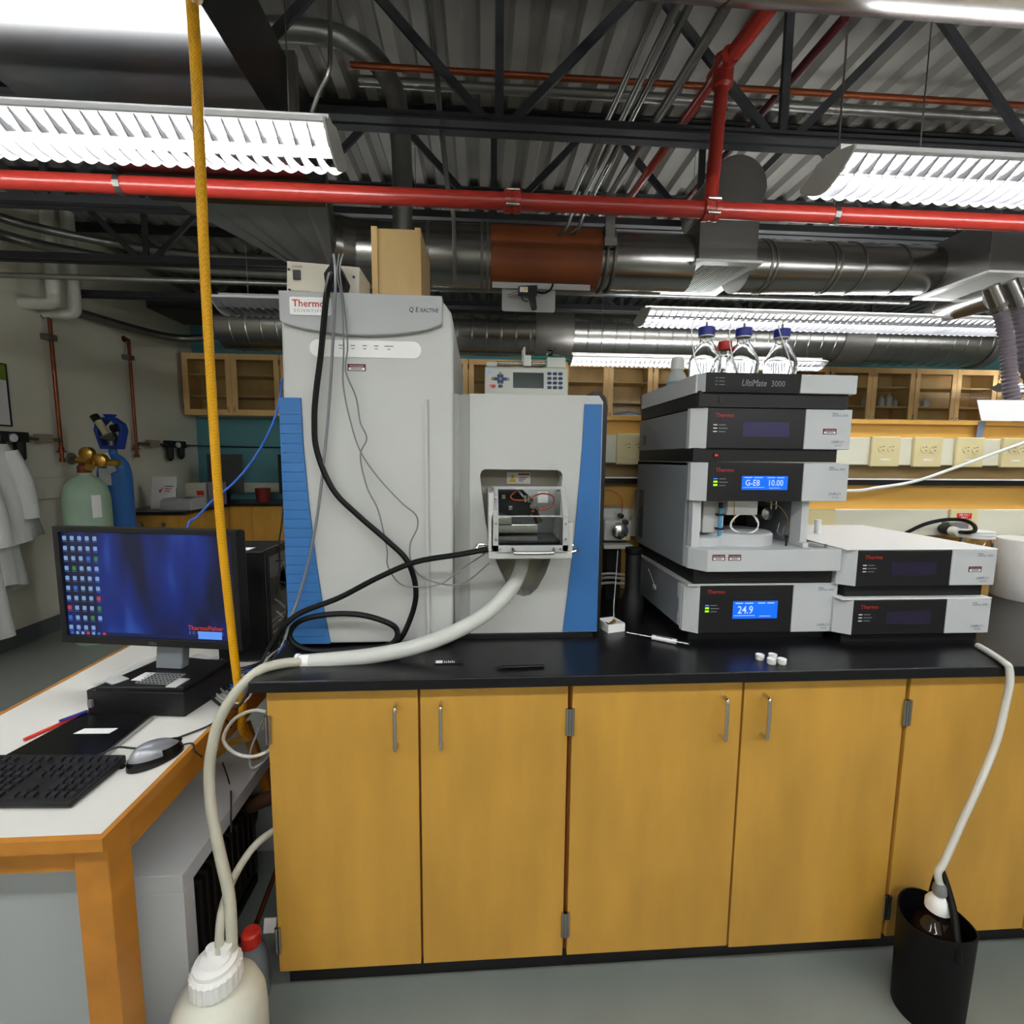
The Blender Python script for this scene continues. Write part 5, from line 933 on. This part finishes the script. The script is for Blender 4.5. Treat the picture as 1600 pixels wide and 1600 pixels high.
for i, (y, zb) in enumerate(((2.93, 2.60), (3.12, 2.58))):
    t = tag(obj('white_drain_pipe', MB().tube(spline([(-3.26, y, 3.35), (-3.26, y, 3.0), (-3.26, y, zb+0.08), (-3.275, y, zb+0.015), (-3.33, y, zb), (-3.40, y, zb), (-3.498, y, zb)], 4), 0.045, 16), mat('pvc_white', (206, 206, 196), 0.4), None, smooth=True), ('white insulated pipe bend on the left wall, nearer one', 'white insulated pipe bend on the left wall, farther one')[i], 'pipe', 'white pipe bends on the left wall')
cable('wall_conduit', [(-3.3, 1.4, 2.83), (-3.2, 2.0, 2.95), (-3.1, 2.6, 3.02), (-2.4, 2.9, 3.0), (-1.5, 2.95, 2.98)], 0.03, conduit, 'grey conduit curving off the left wall below the roof, upper one', 'conduit', n=12)
cable('wall_conduit', [(-3.35, 1.5, 2.75), (-3.25, 2.1, 2.86), (-3.1, 2.7, 2.93), (-2.4, 3.0, 2.92), (-1.5, 3.02, 2.9)], 0.036, conduit, 'grey conduit curving off the left wall below the roof, lower one', 'conduit', n=12)
cable('far_conduit', [(-3.44, 3.4, 2.66), (-3.3, 4.2, 2.68), (-3.0, 4.4, 2.70), (-2.4, 4.3, 2.80), (-1.2, 4.2, 2.85)], 0.04, conduit, 'grey conduit above the corner cabinet bending to the right', 'conduit', n=12)
tag(obj('cable_tray', B(-3.2, -1.2, 3.9, 4.5, 2.86, 2.95), jointsteel, None), 'dark tray under the roof at the far left', 'tray')
tag(obj('dark_duct', B(-2.9, -2.0, 4.3, 4.9, 2.72, 3.1), galvdark, None, bevel=0.01), 'dark rectangular duct above the corner cabinet', 'duct')
tag(obj('wall_raceway', B(-3.498, -3.46, 1.2, 3.15, 1.10, 1.265), creamplate, None, bevel=0.003), 'cream raceway on the left wall behind the lab coats', 'raceway')
t = thing('wall_notice', 'framed notice with green corner at the left picture edge', 'notice', (-3.49, 2.55, 1.66))
obj('board', B(-3.499, -3.485, 2.40, 2.725, 1.665, 2.10), paper, t); obj('frame', MB().holed([(2.39, 1.655), (2.735, 1.655), (2.735, 2.11), (2.39, 2.11)], [(2.40, 1.665), (2.725, 1.665), (2.725, 2.10), (2.40, 2.10)], 'x', -3.499, -3.480), black, t); obj('green_block', B(-3.485, -3.483, 2.40, 2.725, 1.99, 2.10), mat('notice_green', (110, 140, 40), 0.6), t)
# lab coats
def coat(x, yc, wt, wb, zt, zb, ph, lab, skew=0.0):
    def fn(u, v):
        a = 2*PI*u; z = zt+(zb-zt)*v; w_ = wt+(wb-wt)*v**0.8; fold = 1+0.10*math.sin(5*a+ph)*v+0.05*math.sin(9*a+2*ph)*v
        return (x+(0.05+0.05*v)*math.cos(a)*fold, yc+skew*v+w_*math.sin(a)*fold, z+0.05*v*math.sin(a+ph))
    t = thing('lab_coat', lab, 'lab coat', (x, yc, zb), 'white lab coats hanging on the left wall')
    obj('coat_cloth', MB().grid(fn, 48, 14), cloth, t, smooth=True)
    obj('sleeve', MB().tube(spline([(x+0.05, yc+wt*0.6, zt-0.05), (x+0.09, yc+wt*0.95, zt-0.25), (x+0.08, yc+wt*1.1+0.02, zt-0.52)], 5), [0.045+0.002*i for i in range(11)], 14), cloth, t, smooth=True)
    obj('hook', MB().tube(spline([(-3.499, yc, zt+0.04), (x, yc, zt+0.04), (x+0.03, yc, zt+0.02), (x+0.04, yc, zt+0.06)], 4), 0.006, 8), steel, t)
coat(-3.33, 2.42, 0.08, 0.24, 1.52, 0.80, 0.6, 'white lab coat with the widest hem, on the nearest hook', 0.03); coat(-3.37, 2.36, 0.07, 0.20, 1.40, 0.50, 2.1, 'longer white lab coat showing below the wide one'); coat(-3.33, 2.20, 0.08, 0.18, 1.35, 0.24, 4.0, 'longest white lab coat at the left picture edge')

# ================================================================== desk and computer
DT = 0.74
t = thing('computer_desk', 'white topped desk with orange wooden frame at the left', 'desk', (-1.01, 0.18, 0))
obj('desk_top', B(-1.308, -0.712, -0.283, 0.70, DT-0.022, DT), desktop, t)
for (a, b, c, d) in ((-1.322, -0.700, -0.297, -0.283), (-0.712, -0.700, -0.283, 0.70), (-1.322, -1.308, -0.283, 0.70), (-1.322, -0.700, 0.70, 0.714)): obj('edge_strip', B(a, b, c, d, DT-0.025, DT+0.0005), deskwood, t)
for (a, b, c, d) in ((-1.27, -0.76, -0.262, -0.24), (-0.735, -0.715, -0.21, 0.64), (-1.30, -1.28, -0.21, 0.64), (-1.27, -0.76, 0.66, 0.68)): obj('apron', B(a, b, c, d, DT-0.092, DT-0.026), deskwood, t)
for (a, c) in ((-0.772, -0.275), (-1.310, -0.275), (-0.772, 0.63), (-1.310, 0.63)): obj('leg', B(a, a+0.062, c, c+0.062, 0, DT-0.026), deskwood, t, bevel=0.002)
obj('brace', MB().bar((-0.775, 0.40, 0.575), (-0.705, 0.40, 0.30), 0.028, 0.02), deskwood, bpy.data.objects['computer_desk'])
t = thing('white_stand', 'low white open-sided stand under the desk', 'stand', (-0.95, 0.25, 0))
obj('top_panel', B(-1.20, -0.711, -0.064, 0.57, 0.405, 0.45), whitebox, t, bevel=0.001); obj('near_panel', B(-1.20, -0.711, -0.064, -0.022, 0, 0.404), whitebox, t, bevel=0.001); obj('far_panel', B(-1.20, -0.711, 0.53, 0.57, 0, 0.404), whitebox, t); obj('back_panel', B(-1.20, -1.17, -0.021, 0.529, 0, 0.404), black, t)  # back panel coloured black for the shade inside the white stand
tag(obj('added_shade_block', B(-0.704, -0.54, 0.42, 0.75, 0, 0.62), black, None, bevel=0.01), 'added dark block standing in for shade between the desk and the bench', 'shade block')  # black block added so the unlit gap behind reads dark
t = thing('vacuum_pump', 'dark vacuum pump standing inside the white stand', 'pump', (-0.90, 0.25, 0))
obj('pump_body', B(-1.05, -0.76, 0.05, 0.42, 0.03, 0.30), ubase, t, bevel=0.02); obj('motor', MB().cyl((-0.9, 0.42, 0.17), (-0.9, 0.51, 0.17), 0.10, n=20), black, t, smooth=True)
for i in range(10): obj('cooling_fin', B(-1.04, -0.755, 0.075+0.034*i, 0.081+0.034*i, 0.06, 0.305), mat('fin_brown', (54, 44, 38), 0.5), t)
obj('foot', B(-1.05, -0.76, 0.06, 0.40, 0, 0.03), rubber, t)
tag(obj('grey_pedestal', B(-1.30, -0.82, -0.20, -0.10, 0, 0.63), greypanel, None, bevel=0.004), 'plain grey panel under the near end of the desk', 'panel')
cable('copper_tube', [(-0.74, 0.2, 0.10), (-0.68, 0.1, 0.10), (-0.63, 0.08, 0.14), (-0.60, 0.12, 0.22), (-0.58, 0.22, 0.30)], 0.007, copper, 'bent copper tube beside the white stand', 'tube')
cable('brown_flex_hose', [(-0.74, 0.33, 0.33), (-0.66, 0.33, 0.36), (-0.60, 0.35, 0.36), (-0.56, 0.38, 0.34)], 0.022, mat('hose_brown', (84, 58, 40), 0.5), 'brown ribbed hose leaving the vacuum pump', 'hose', n=12)
# monitor
MC = (-0.94, 0.245); MA = math.radians(-9)
def mloc(mb): return mb.xf(Matrix.Translation((MC[0], MC[1], 0)) @ Matrix.Rotation(MA, 4, 'Z'))
t = thing('computer_monitor', 'wide black monitor with a blue desktop picture on the desk', 'monitor', (MC[0], MC[1]+0.03, 0.822))
mz0, mz1, mw = 0.905, 1.247, 0.278
obj('bezel', mloc(MB().holed([(-mw, mz0), (mw, mz0), (mw, mz1), (-mw, mz1)], [(-mw+0.017, mz0+0.022), (mw-0.019, mz0+0.022), (mw-0.019, mz1-0.016), (-mw+0.017, mz1-0.016)], 'y', -0.012, 0.012)), black, t, bevel=0.0015)
obj('rear_shell', mloc(MB().box(-mw+0.004, mw-0.004, 0.006, 0.035, mz0+0.004, mz1-0.004)), black, t, bevel=0.006)
sm = bpy.data.materials.new('desktop_picture'); sm.use_nodes = True; nt = sm.node_tree; pb_ = nt.nodes['Principled BSDF']
tc = nt.nodes.new('ShaderNodeTexCoord'); mp = nt.nodes.new('ShaderNodeMapping'); mp.inputs['Rotation'].default_value = (0, math.radians(-30), 0); mp.inputs['Scale'].default_value = (7, 1, 1.6)
nt.links.new(tc.outputs['Object'], mp.inputs[0]); nz = nt.nodes.new('ShaderNodeTexNoise'); nz.inputs['Scale'].default_value = 1.3; nz.inputs['Detail'].default_value = 1.5; nt.links.new(mp.outputs[0], nz.inputs['Vector'])
cr = nt.nodes.new('ShaderNodeValToRGB'); cr.color_ramp.elements[0].position = 0.40; cr.color_ramp.elements[0].color = lin((6, 14, 48)); cr.color_ramp.elements[1].position = 0.80; cr.color_ramp.elements[1].color = lin((70, 130, 225))
e = cr.color_ramp.elements.new(0.56); e.color = lin((8, 36, 118)); nt.links.new(nz.outputs[0], cr.inputs[0])
nt.links.new(cr.outputs[0], pb_.inputs['Emission Color']); pb_.inputs['Emission Strength'].default_value = 0.42; pb_.inputs['Base Color'].default_value = (0.005, 0.005, 0.01, 1); pb_.inputs['Roughness'].default_value = 0.3
scr = obj('screen', mloc(MB().box(-mw+0.017, mw-0.019, -0.004, 0.002, mz0+0.022, mz1-0.016)), sm, t)
icm = [mat('icon_white', (16, 16, 20), 0.5, emit=(130, 165, 210), estr=0.36), mat('icon_blue', (16, 16, 20), 0.5, emit=(50, 100, 190), estr=0.4), mat('icon_red', (16, 16, 20), 0.5, emit=(210, 70, 60), estr=0.3), mat('icon_green', (16, 16, 20), 0.5, emit=(60, 140, 60), estr=0.3)]
for r_ in range(10):
    for c_ in range(5):
        if r_ == 9 and c_ == 4: continue
        m_ = icm[0 if random.random() < 0.66 else random.randint(1, 3)]; x_ = -mw+0.028+0.0235*c_-0.0004*r_; z_ = mz1-0.034-0.0292*r_
        obj('desktop_icon', mloc(MB().prism(rrect(x_-0.0058, x_+0.0058, z_-0.0062, z_+0.0062, 0.002, 2), 'y', -0.0046, -0.004)), m_, scr)
        obj('icon_caption', mloc(MB().box(x_-0.007, x_+0.007, -0.0044, -0.004, z_-0.0105, z_-0.0092)), icm[0] if False else mat('caption_grey', (16, 16, 20), 0.5, emit=(80, 100, 150), estr=0.5), scr)
obj('taskbar', mloc(MB().box(-mw+0.017, mw-0.019, -0.0045, -0.004, mz0+0.022, mz0+0.034)), mat('taskbar_navy', (16, 16, 20), 0.4, emit=(12, 22, 60), estr=0.6), scr)
for i in range(7): obj('taskbar_icon', mloc(MB().box(-mw+0.022+0.017*i, -mw+0.031+0.017*i, -0.005, -0.0045, mz0+0.0245, mz0+0.0325)), icm[(1, 0, 0, 2, 0, 1, 2)[i]], scr)
obj('popup', mloc(MB().box(0.142, 0.213, -0.005, -0.004, mz0+0.026, mz0+0.048)), mat('popup_blue', (16, 16, 20), 0.5, emit=(100, 160, 255), estr=0.4), scr)
uu = (math.cos(MA), math.sin(MA), 0)
def mpt(x, y, z): return tuple(Matrix.Translation((MC[0], MC[1], 0)) @ Matrix.Rotation(MA, 4, 'Z') @ Vector((x, y, z)))
text('logo_text', 'ThermoFisher', 0.0185, mpt(0.112, -0.0046, mz0+0.052), mat('logo_red', (16, 16, 20), 0.5, emit=(215, 60, 45), estr=0.35), scr, u=uu, bold=0.012)
text('logo_text', 'S  C  I  E  N  T  I  F  I  C', 0.0105, mpt(0.115, -0.0046, mz0+0.040), icm[0], scr, u=uu)
text('brand_text', 'DELL', 0.0115, mpt(-0.005, -0.0124, mz0+0.006), textgrey, t, u=uu)
obj('stand_neck', mloc(MB().hexa([(-0.02, 0.02, 0.825), (0.062, 0.02, 0.825), (0.062, 0.05, 0.825), (-0.02, 0.05, 0.825), (-0.012, 0.035, 1.0), (0.075, 0.035, 1.0), (0.075, 0.06, 1.0), (-0.012, 0.06, 1.0)])), uside, t, bevel=0.003)
obj('stand_foot', MB().prism([(-1.045, 0.155), (-0.805, 0.142), (-0.765, 0.325), (-0.99, 0.345)], 'z', 0.8115, 0.824), black, t, bevel=0.003)
# computer case lying under the monitor
t = thing('flat_computer', 'flat black desktop computer lying under the monitor stand', 'computer', (-0.92, 0.25, DT))
obj('case', MB().prism([(-1.075, 0.165), (-0.803, 0.138), (-0.762, 0.335), (-0.99, 0.40)], 'z', DT, 0.811), black, t, bevel=0.004)
obj('port_badge', B(-1.066, -1.055, 0.155, 0.1635, 0.765, 0.785), cablegrey, t); obj('side_grille', MB().hexa([(-0.7995, 0.165, 0.757), (-0.7725, 0.30, 0.757), (-0.774, 0.301, 0.757), (-0.801, 0.166, 0.757), (-0.7995, 0.165, 0.80), (-0.7725, 0.30, 0.80), (-0.774, 0.301, 0.80), (-0.801, 0.166, 0.80)]), uside, t)
t = thing('bubble_bag', 'small clear zip bag with dotted card on the monitor foot', 'bag', (-0.88, 0.19, 0.825))
obj('dotted_card', B(-0.945, -0.845, 0.163, 0.225, 0.8245, 0.8285).rotz(math.radians(-8), (-0.9, 0.19, 0)), cablegrey, t)
for i in range(9):
    for j in range(5): obj('dot', MB().lathe([(0.003, 0), (0.002, 0.0015), (0, 0.002)], (-0.938+0.0108*i, 0.169+0.0125*j-0.0015*i, 0.8285), 6), textgrey if False else black, t)
obj('white_tag', B(-0.965, -0.935, 0.172, 0.222, 0.8285, 0.8295).rotz(math.radians(-8), (-0.9, 0.19, 0)), paper, t); obj('clear_flap', B(-0.845, -0.815, 0.15, 0.20, 0.8245, 0.8275).rotz(math.radians(-8), (-0.9, 0.19, 0)), msgrey, t); obj('clear_flap', B(-1.03, -0.99, 0.165, 0.205, 0.8245, 0.8275).rotz(math.radians(-30), (-1.0, 0.19, 0)), msgrey, t)
t = thing('slim_tablet', 'closed black binder with a white label in front of the flat computer', 'binder', (-0.98, 0.05, DT))
obj('cover', MB().prism([(-1.105, -0.05), (-1.072, 0.152), (-0.888, 0.132), (-0.886, -0.07)], 'z', DT, DT+0.014), blackgloss, t, bevel=0.002); obj('rail', MB().prism([(-0.886, -0.07), (-0.888, 0.132), (-0.880, 0.131), (-0.878, -0.07)], 'z', DT, DT+0.012), steel, t)
obj('label_strip', MB().prism([(-1.018, 0.045), (-1.008, 0.068), (-0.925, 0.065), (-0.930, 0.042)], 'z', DT+0.014, DT+0.0147), white, t)
tag(obj('red_pen', MB().tube([(-1.13, 0.04, DT+0.005), (-1.07, 0.20, DT+0.005)], 0.0045, 8), capred, None, smooth=True), 'red pen lying beside the black binder', 'pen'); tag(obj('blue_pen', MB().tube([(-1.095, 0.10, DT+0.0185), (-1.064, 0.15, DT+0.0185)], 0.004, 8), capblue, None, smooth=True), 'blue pen beside the red pen near the flat computer', 'pen')
# keyboard with separate keys
t = thing('computer_keyboard', 'black keyboard at the near left of the desk', 'keyboard', (-1.0, -0.13, DT))
KA = math.radians(-3); KP = (-0.84, -0.14, 0)
kw, kd = 0.44, 0.148; kx0 = -0.818-kw; ky0 = -0.212
def krot(mb): return mb.rotz(KA, KP)
obj('body', krot(MB().hexa([(kx0, ky0, DT+0.002), (kx0+kw, ky0, DT+0.002), (kx0+kw, ky0+kd, DT+0.002), (kx0, ky0+kd, DT+0.002), (kx0, ky0, DT+0.013), (kx0+kw, ky0, DT+0.013), (kx0+kw, ky0+kd, DT+0.024), (kx0, ky0+kd, DT+0.024)])), black, t, bevel=0.004)
key0 = None; km = mat('key_black', (30, 30, 34), 0.4)
xcols = [0.012+0.0185*i for i in range(15)]+[0.302+0.0185*i for i in range(3)]+[0.364+0.0185*i for i in range(4)]
for r_ in range(6):
    yy = ky0+0.012+0.0195*r_+(0.008 if r_ == 5 else 0); zt = DT+0.013+0.011*((yy-ky0)/kd)
    for ci, xc in enumerate(xcols):
        if 15 <= ci < 18 and r_ in (2, ) or (15 <= ci < 18 and r_ == 1 and ci != 16) or (r_ == 0 and 4 <= ci <= 8 and ci != 6) or (r_ == 5 and ci in (1, 6, 11)): continue
        p = Vector((kx0+xc+0.008, yy+0.008, zt)); p = Matrix.Translation(KP) @ Matrix.Rotation(KA, 4, 'Z') @ Matrix.Translation(-Vector(KP)) @ p
        if key0 is None: key0 = obj('key', MB().hexa([(p.x-0.0078, p.y-0.0078, p.z), (p.x+0.0078, p.y-0.0078, p.z), (p.x+0.0078, p.y+0.0078, p.z+0.001), (p.x-0.0078, p.y+0.0078, p.z+0.001), (p.x-0.006, p.y-0.0055, p.z+0.006), (p.x+0.006, p.y-0.0055, p.z+0.006), (p.x+0.006, p.y+0.0065, p.z+0.007), (p.x-0.006, p.y+0.0065, p.z+0.007)]), km, t)
        else: dup(key0, t, p)
for sx in (-0.83, -1.15): obj('foot', B(sx-0.02, sx+0.02, -0.085, -0.075, DT, DT+0.006), rubber, t)
# mouse
t = thing('computer_mouse', 'silver and black mouse at the desk edge', 'mouse', (-0.76, -0.05, DT))
def ms(k, inset):
    def fn(u, v):
        a = 2*PI*u; ph = PI/2*v; r = math.cos(ph)**0.75 if v < 1 else 0.0
        x = 0.033*r*math.cos(a)*k; y = 0.058*r*math.sin(a)*k; z = 0.044*math.sin(ph)*(1-0.25*(y/0.058))*k
        p = Matrix.Rotation(math.radians(-32), 4, 'Z') @ Vector((x, y, z)); return (-0.758+p.x, -0.052+p.y, DT+0.003+max(0, p.z)+inset)
    return fn
obj('shell', MB().grid(ms(1.0, 0), 32, 10), mat('mouse_silver', (150, 152, 158), 0.3, 0.4), t, smooth=True)
obj('base', MB().grid(lambda u, v: tuple(Vector(ms(1.03, 0)(u, v*0.25))+Vector((0, 0, -0.002))), 32, 3), blackgloss, t, smooth=True)
def side(u, v):
    p = ms(1.02, 0.0)(0.0+0.23*u, v*0.42); return p
obj('side_grip', MB().grid(side, 14, 6), blackgloss, t, smooth=True)
obj('button', MB().tube(spline([(-0.742, -0.028, DT+0.033), (-0.735, -0.015, DT+0.028), (-0.729, -0.005, DT+0.020)], 4), 0.0045, 8), black, t, smooth=True)
cable('mouse_cable', [(-0.73, -0.005, DT+0.006), (-0.715, 0.005, DT+0.004), (-0.70, -0.005, DT+0.006), (-0.69, -0.02, DT+0.0), (-0.685, 0.0, DT-0.03)], 0.002, cabledark, 'thin black cable leading from the mouse over the desk edge')
cable('keyboard_cable', [(-0.90, -0.075, DT+0.02), (-0.88, -0.055, DT+0.018), (-0.86, -0.03, DT+0.02), (-0.83, -0.01, DT+0.004), (-0.79, 0.0, DT+0.004), (-0.75, 0.04, DT+0.004), (-0.715, 0.08, DT+0.004), (-0.695, 0.12, DT+0.004), (-0.69, 0.15, DT-0.04)], 0.0024, cabledark, 'black keyboard cable winding across the white desk')
tag(obj('plastic_sleeve', MB().grid(lambda u, v: (-1.20+0.22*u+0.06*v, 0.34+0.22*v-0.02*u, DT+0.004+0.010*math.sin(7*u+3*v)**2), 14, 10), mat('sleeve_clear', (214, 216, 216), 0.12, alpha=0.7), None, smooth=True), 'clear plastic sleeve lying behind the flat computer', 'sleeve')
# tower computer behind
t = thing('tower_computer', 'black tower computer with tangled cables behind the monitor', 'computer', (-0.76, 0.58, DT))
obj('case', MB().box(-0.90, -0.735, 0.50, 0.72, DT+0.004, 1.13), black, t, bevel=0.004); obj('rear_panel', B(-0.735, -0.731, 0.51, 0.715, DT+0.01, 1.12), uside, t)
obj('rear_frame', MB().holed([(0.505, DT+0.01), (0.718, DT+0.01), (0.718, 1.125), (0.505, 1.125)], [(0.525, DT+0.03), (0.70, DT+0.03), (0.70, 1.105), (0.525, 1.105)], 'x', -0.731, -0.726), black, t)
for k in range(5): obj('card_slot', B(-0.731, -0.728, 0.53, 0.66, DT+0.04+0.022*k, DT+0.055+0.022*k), steel, t)
obj('port_block', B(-0.731, -0.722, 0.54, 0.60, 0.93, 1.03), galvdark, t); obj('fan_grille', MB().lathe([(0.03, -0.731), (0.04, -0.728), (0.045, -0.731)], (0, 0.65, 1.0), 18, 'x'), black, t); obj('top_sticker', B(-0.83, -0.79, 0.52, 0.57, 1.13, 1.1308), white, t)
random.seed(11)
cl = [('cable_grey', 'grey'), ('cable_light', 'pale'), ('cable_dark', 'black'), ('cable_dark', 'black'), ('cable_light', 'pale'), ('cable_blue', 'blue'), ('cable_dark', 'black'), ('cable_grey', 'grey'), ('cable_light', 'pale'), ('cable_dark', 'black')]
wh = ['leaving the tower port block', 'looping furthest forward on the desk', 'draped from the top of the tower', 'hanging at the back of the tower', 'lying along the desk rear', 'behind the monitor corner', 'crossing under the monitor', 'at the bench corner by the hose', 'doubling back beside the bench', 'lying closest to the yellow hose']
for i, (m_, w_) in enumerate(cl):
    zz = [0.95, 0.90, 1.08, 1.0, 0.85, 0.82, 0.88, 0.93, 0.80, 0.97][i]; x1 = -0.64+0.02*math.sin(i*1.7); y1 = 0.52-0.035*i
    cable('computer_cable', [(-0.725, 0.55+0.015*i, zz), (-0.68, 0.52+0.012*i, zz-0.02), (x1, y1, DT+0.12-0.01*(i % 4)), (x1-0.03, y1-0.08, DT+0.03), (-0.72-0.01*i, 0.36-0.01*i, DT+0.006+0.003*(i % 4)), (-0.80-0.012*i, 0.42+0.012*i, DT+0.006+0.003*(i % 3))], 0.0032 if i % 3 else 0.0042, MATS[m_], '%s cable in the tangle behind the monitor, %s' % (w_, wh[i]), group='cable tangle behind the monitor')
for i in range(7):
    x1 = -0.70-0.02*i
    cable('desk_cable', [(-0.71, 0.62-0.03*i, DT+0.005), (-0.76, 0.47-0.012*i, DT+0.006+0.004*(i % 2)), (-0.84, 0.45-0.02*i, DT+0.005), (-0.93-0.01*i, 0.49-0.015*i, DT+0.006)], 0.003, (cablelight, cabledark, cablegrey, cabledark, cablelight, cableblue, cabledark)[i], ('pale', 'black', 'grey', 'black', 'pale', 'blue', 'black')[i]+' cable lying flat across the desk behind the monitor, '+('farthest back', 'second from the back', 'third from the back', 'fourth from the back', 'fifth from the back', 'sixth from the back', 'nearest the flat computer')[i], group='cables flat on the desk')
cable('network_cable', [(-0.6469, 0.5000, 1.7022), (-0.6580, 0.5000, 1.6343), (-0.6780, 0.4800, 1.5497), (-0.7243, 0.4600, 1.4517), (-0.7830, 0.4400, 1.3695), (-0.8410, 0.4200, 1.3134), (-0.8858, 0.4000, 1.2585), (-0.9075, 0.3800, 1.2210), (-0.93, 0.36, 1.0), (-0.95, 0.36, 0.86)], 0.0038, cableblue, 'blue network cable slanting from the tower down behind the monitor')
cable('thin_black_wire', [(-0.6997, 0.6000, 1.2759), (-0.7092, 0.6000, 1.2068), (-0.7211, 0.6000, 1.1372), (-0.7224, 0.6000, 1.0552), (-0.7174, 0.5500, 0.9628)], 0.003, cabledark, 'thin black wire hanging over the tower computer')
cable('grey_loop_cable', [(-0.5349, 0.0200, 0.8131), (-0.5673, 0.0200, 0.8173), (-0.6101, 0.0200, 0.7983), (-0.6385, 0.0200, 0.7584), (-0.6386, 0.0200, 0.7295), (-0.6120, 0.0200, 0.7029), (-0.5733, 0.0200, 0.6947), (-0.5411, 0.0300, 0.7011), (-0.5376, 0.0600, 0.6979)], 0.0042, cablelight, 'pale looped cable hanging below the bench corner')
cable('grey_loop_cable', [(-0.5464, 0.0300, 0.7909), (-0.5640, 0.0300, 0.7520), (-0.5819, 0.0300, 0.7059), (-0.5855, 0.0300, 0.6660), (-0.5764, 0.0300, 0.6570), (-0.5564, 0.0400, 0.6672), (-0.5414, 0.0600, 0.6856)], 0.003, cablegrey, 'thin grey cable hanging inside the pale loop')
cable('stand_wire', [(-0.8369, 0.3696, 0.4550), (-0.7835, 0.2945, 0.4540), (-0.7376, 0.2205, 0.4530), (-0.6344, 0.0200, 0.5435), (-0.6372, 0.0200, 0.4904)], 0.0022, cabledark, 'thin black wire draped over the white stand')
# yellow hose from the ceiling
hm = mat('hose_yellow', (214, 158, 12), 0.35)
nt = hm.node_tree; b_ = nt.nodes['Principled BSDF']; g = nt.nodes.new('ShaderNodeTexCoord'); wv = nt.nodes.new('ShaderNodeTexChecker'); wv.inputs['Scale'].default_value = 260
wv.inputs['Color1'].default_value = lin((232, 172, 22)); wv.inputs['Color2'].default_value = lin((206, 146, 10)); nt.links.new(g.outputs['Object'], wv.inputs[0]); nt.links.new(wv.outputs[0], b_.inputs['Base Color'])
cable('yellow_hose', [(-0.60, -0.26, 3.35), (-0.60, -0.26, 2.85), (-0.5077, -0.1900, 2.3181), (-0.5438, -0.1200, 2.3043), (-0.5744, -0.0600, 2.2364), (-0.6082, -0.0000, 2.0751), (-0.6372, 0.0500, 1.8803), (-0.6586, 0.0900, 1.6249), (-0.6719, 0.1200, 1.3058), (-0.6718, 0.1400, 1.0445), (-0.6674, 0.1550, 0.8177), (-0.6677, 0.1750, 0.7589), (-0.692, 0.21, 0.66), (-0.70, 0.27, 0.60), (-0.78, 0.33, 0.55), (-0.86, 0.36, 0.48)], 0.0108, hm, 'taut yellow braided hose running from the ceiling down past the monitor', 'hose', n=16, k=6)
# carboy and bottle on the floor
cx, cy = -0.588, -0.165
t = thing('carboy', 'milky plastic carboy with ribbed white cap on the floor', 'carboy', (cx, cy, 0))
obj('tank', MB().lathe([(0, 0), (0.092, 0), (0.098, 0.008), (0.099, 0.17), (0.096, 0.212), (0.084, 0.245), (0.058, 0.265), (0.046, 0.271), (0.046, 0.29)], (cx, cy, 0), 40), carboyw, t, smooth=True)
cpr = MB()
for lv, (r, z) in enumerate(((0.0505, 0.278), (0.0515, 0.282), (0.051, 0.316), (0.046, 0.324))):
    for j in range(96): a = 2*PI*j/96; rr = r+(0.0016 if (j % 4) < 2 and lv < 3 else 0); cpr.v.append((cx+rr*math.cos(a), cy+rr*math.sin(a), z))
for lv in range(3):
    for j in range(96): cpr.f.append((lv*96+j, lv*96+(j+1) % 96, (lv+1)*96+(j+1) % 96, (lv+1)*96+j))
cpr.f.append(tuple(range(95, -1, -1))); cpr.f.append(tuple(3*96+j for j in range(96)))
obj('cap', cpr, capwhite, t); obj('cap_insert', MB().lathe([(0.045, 0.323), (0.044, 0.332), (0.033, 0.334), (0.031, 0.339), (0, 0.340)], (cx, cy, 0), 32), capwhite, t, smooth=True)
for s in (-0.012, 0.02): obj('port', MB().cyl((cx+s, cy+0.008, 0.338), (cx+s, cy+0.008, 0.356), 0.012, n=16), capwhite, t, smooth=True)
t = thing('grey_bottle', 'grey bottle with a bright red cap beside the carboy', 'bottle', (-0.60, 0.03, 0))
obj('bottle_body', MB().lathe([(0, 0), (0.038, 0), (0.04, 0.005), (0.04, 0.11), (0.034, 0.14), (0.022, 0.155), (0.02, 0.165)], (-0.607, 0.03, 0), 26), mat('bottle_grey', (122, 128, 132), 0.4), t, smooth=True); obj('cap', MB().lathe([(0.023, 0.160), (0.025, 0.162), (0.0235, 0.192), (0.019, 0.197), (0, 0.198)], (-0.607, 0.03, 0), 22), capred, t, smooth=True); obj('neck_tag', MB().hexa([(-0.585, 0.05, 0.165), (-0.552, 0.05, 0.165), (-0.552, 0.052, 0.165), (-0.585, 0.052, 0.165), (-0.585, 0.06, 0.20), (-0.552, 0.06, 0.20), (-0.552, 0.062, 0.20), (-0.585, 0.062, 0.20)]), paper, t)
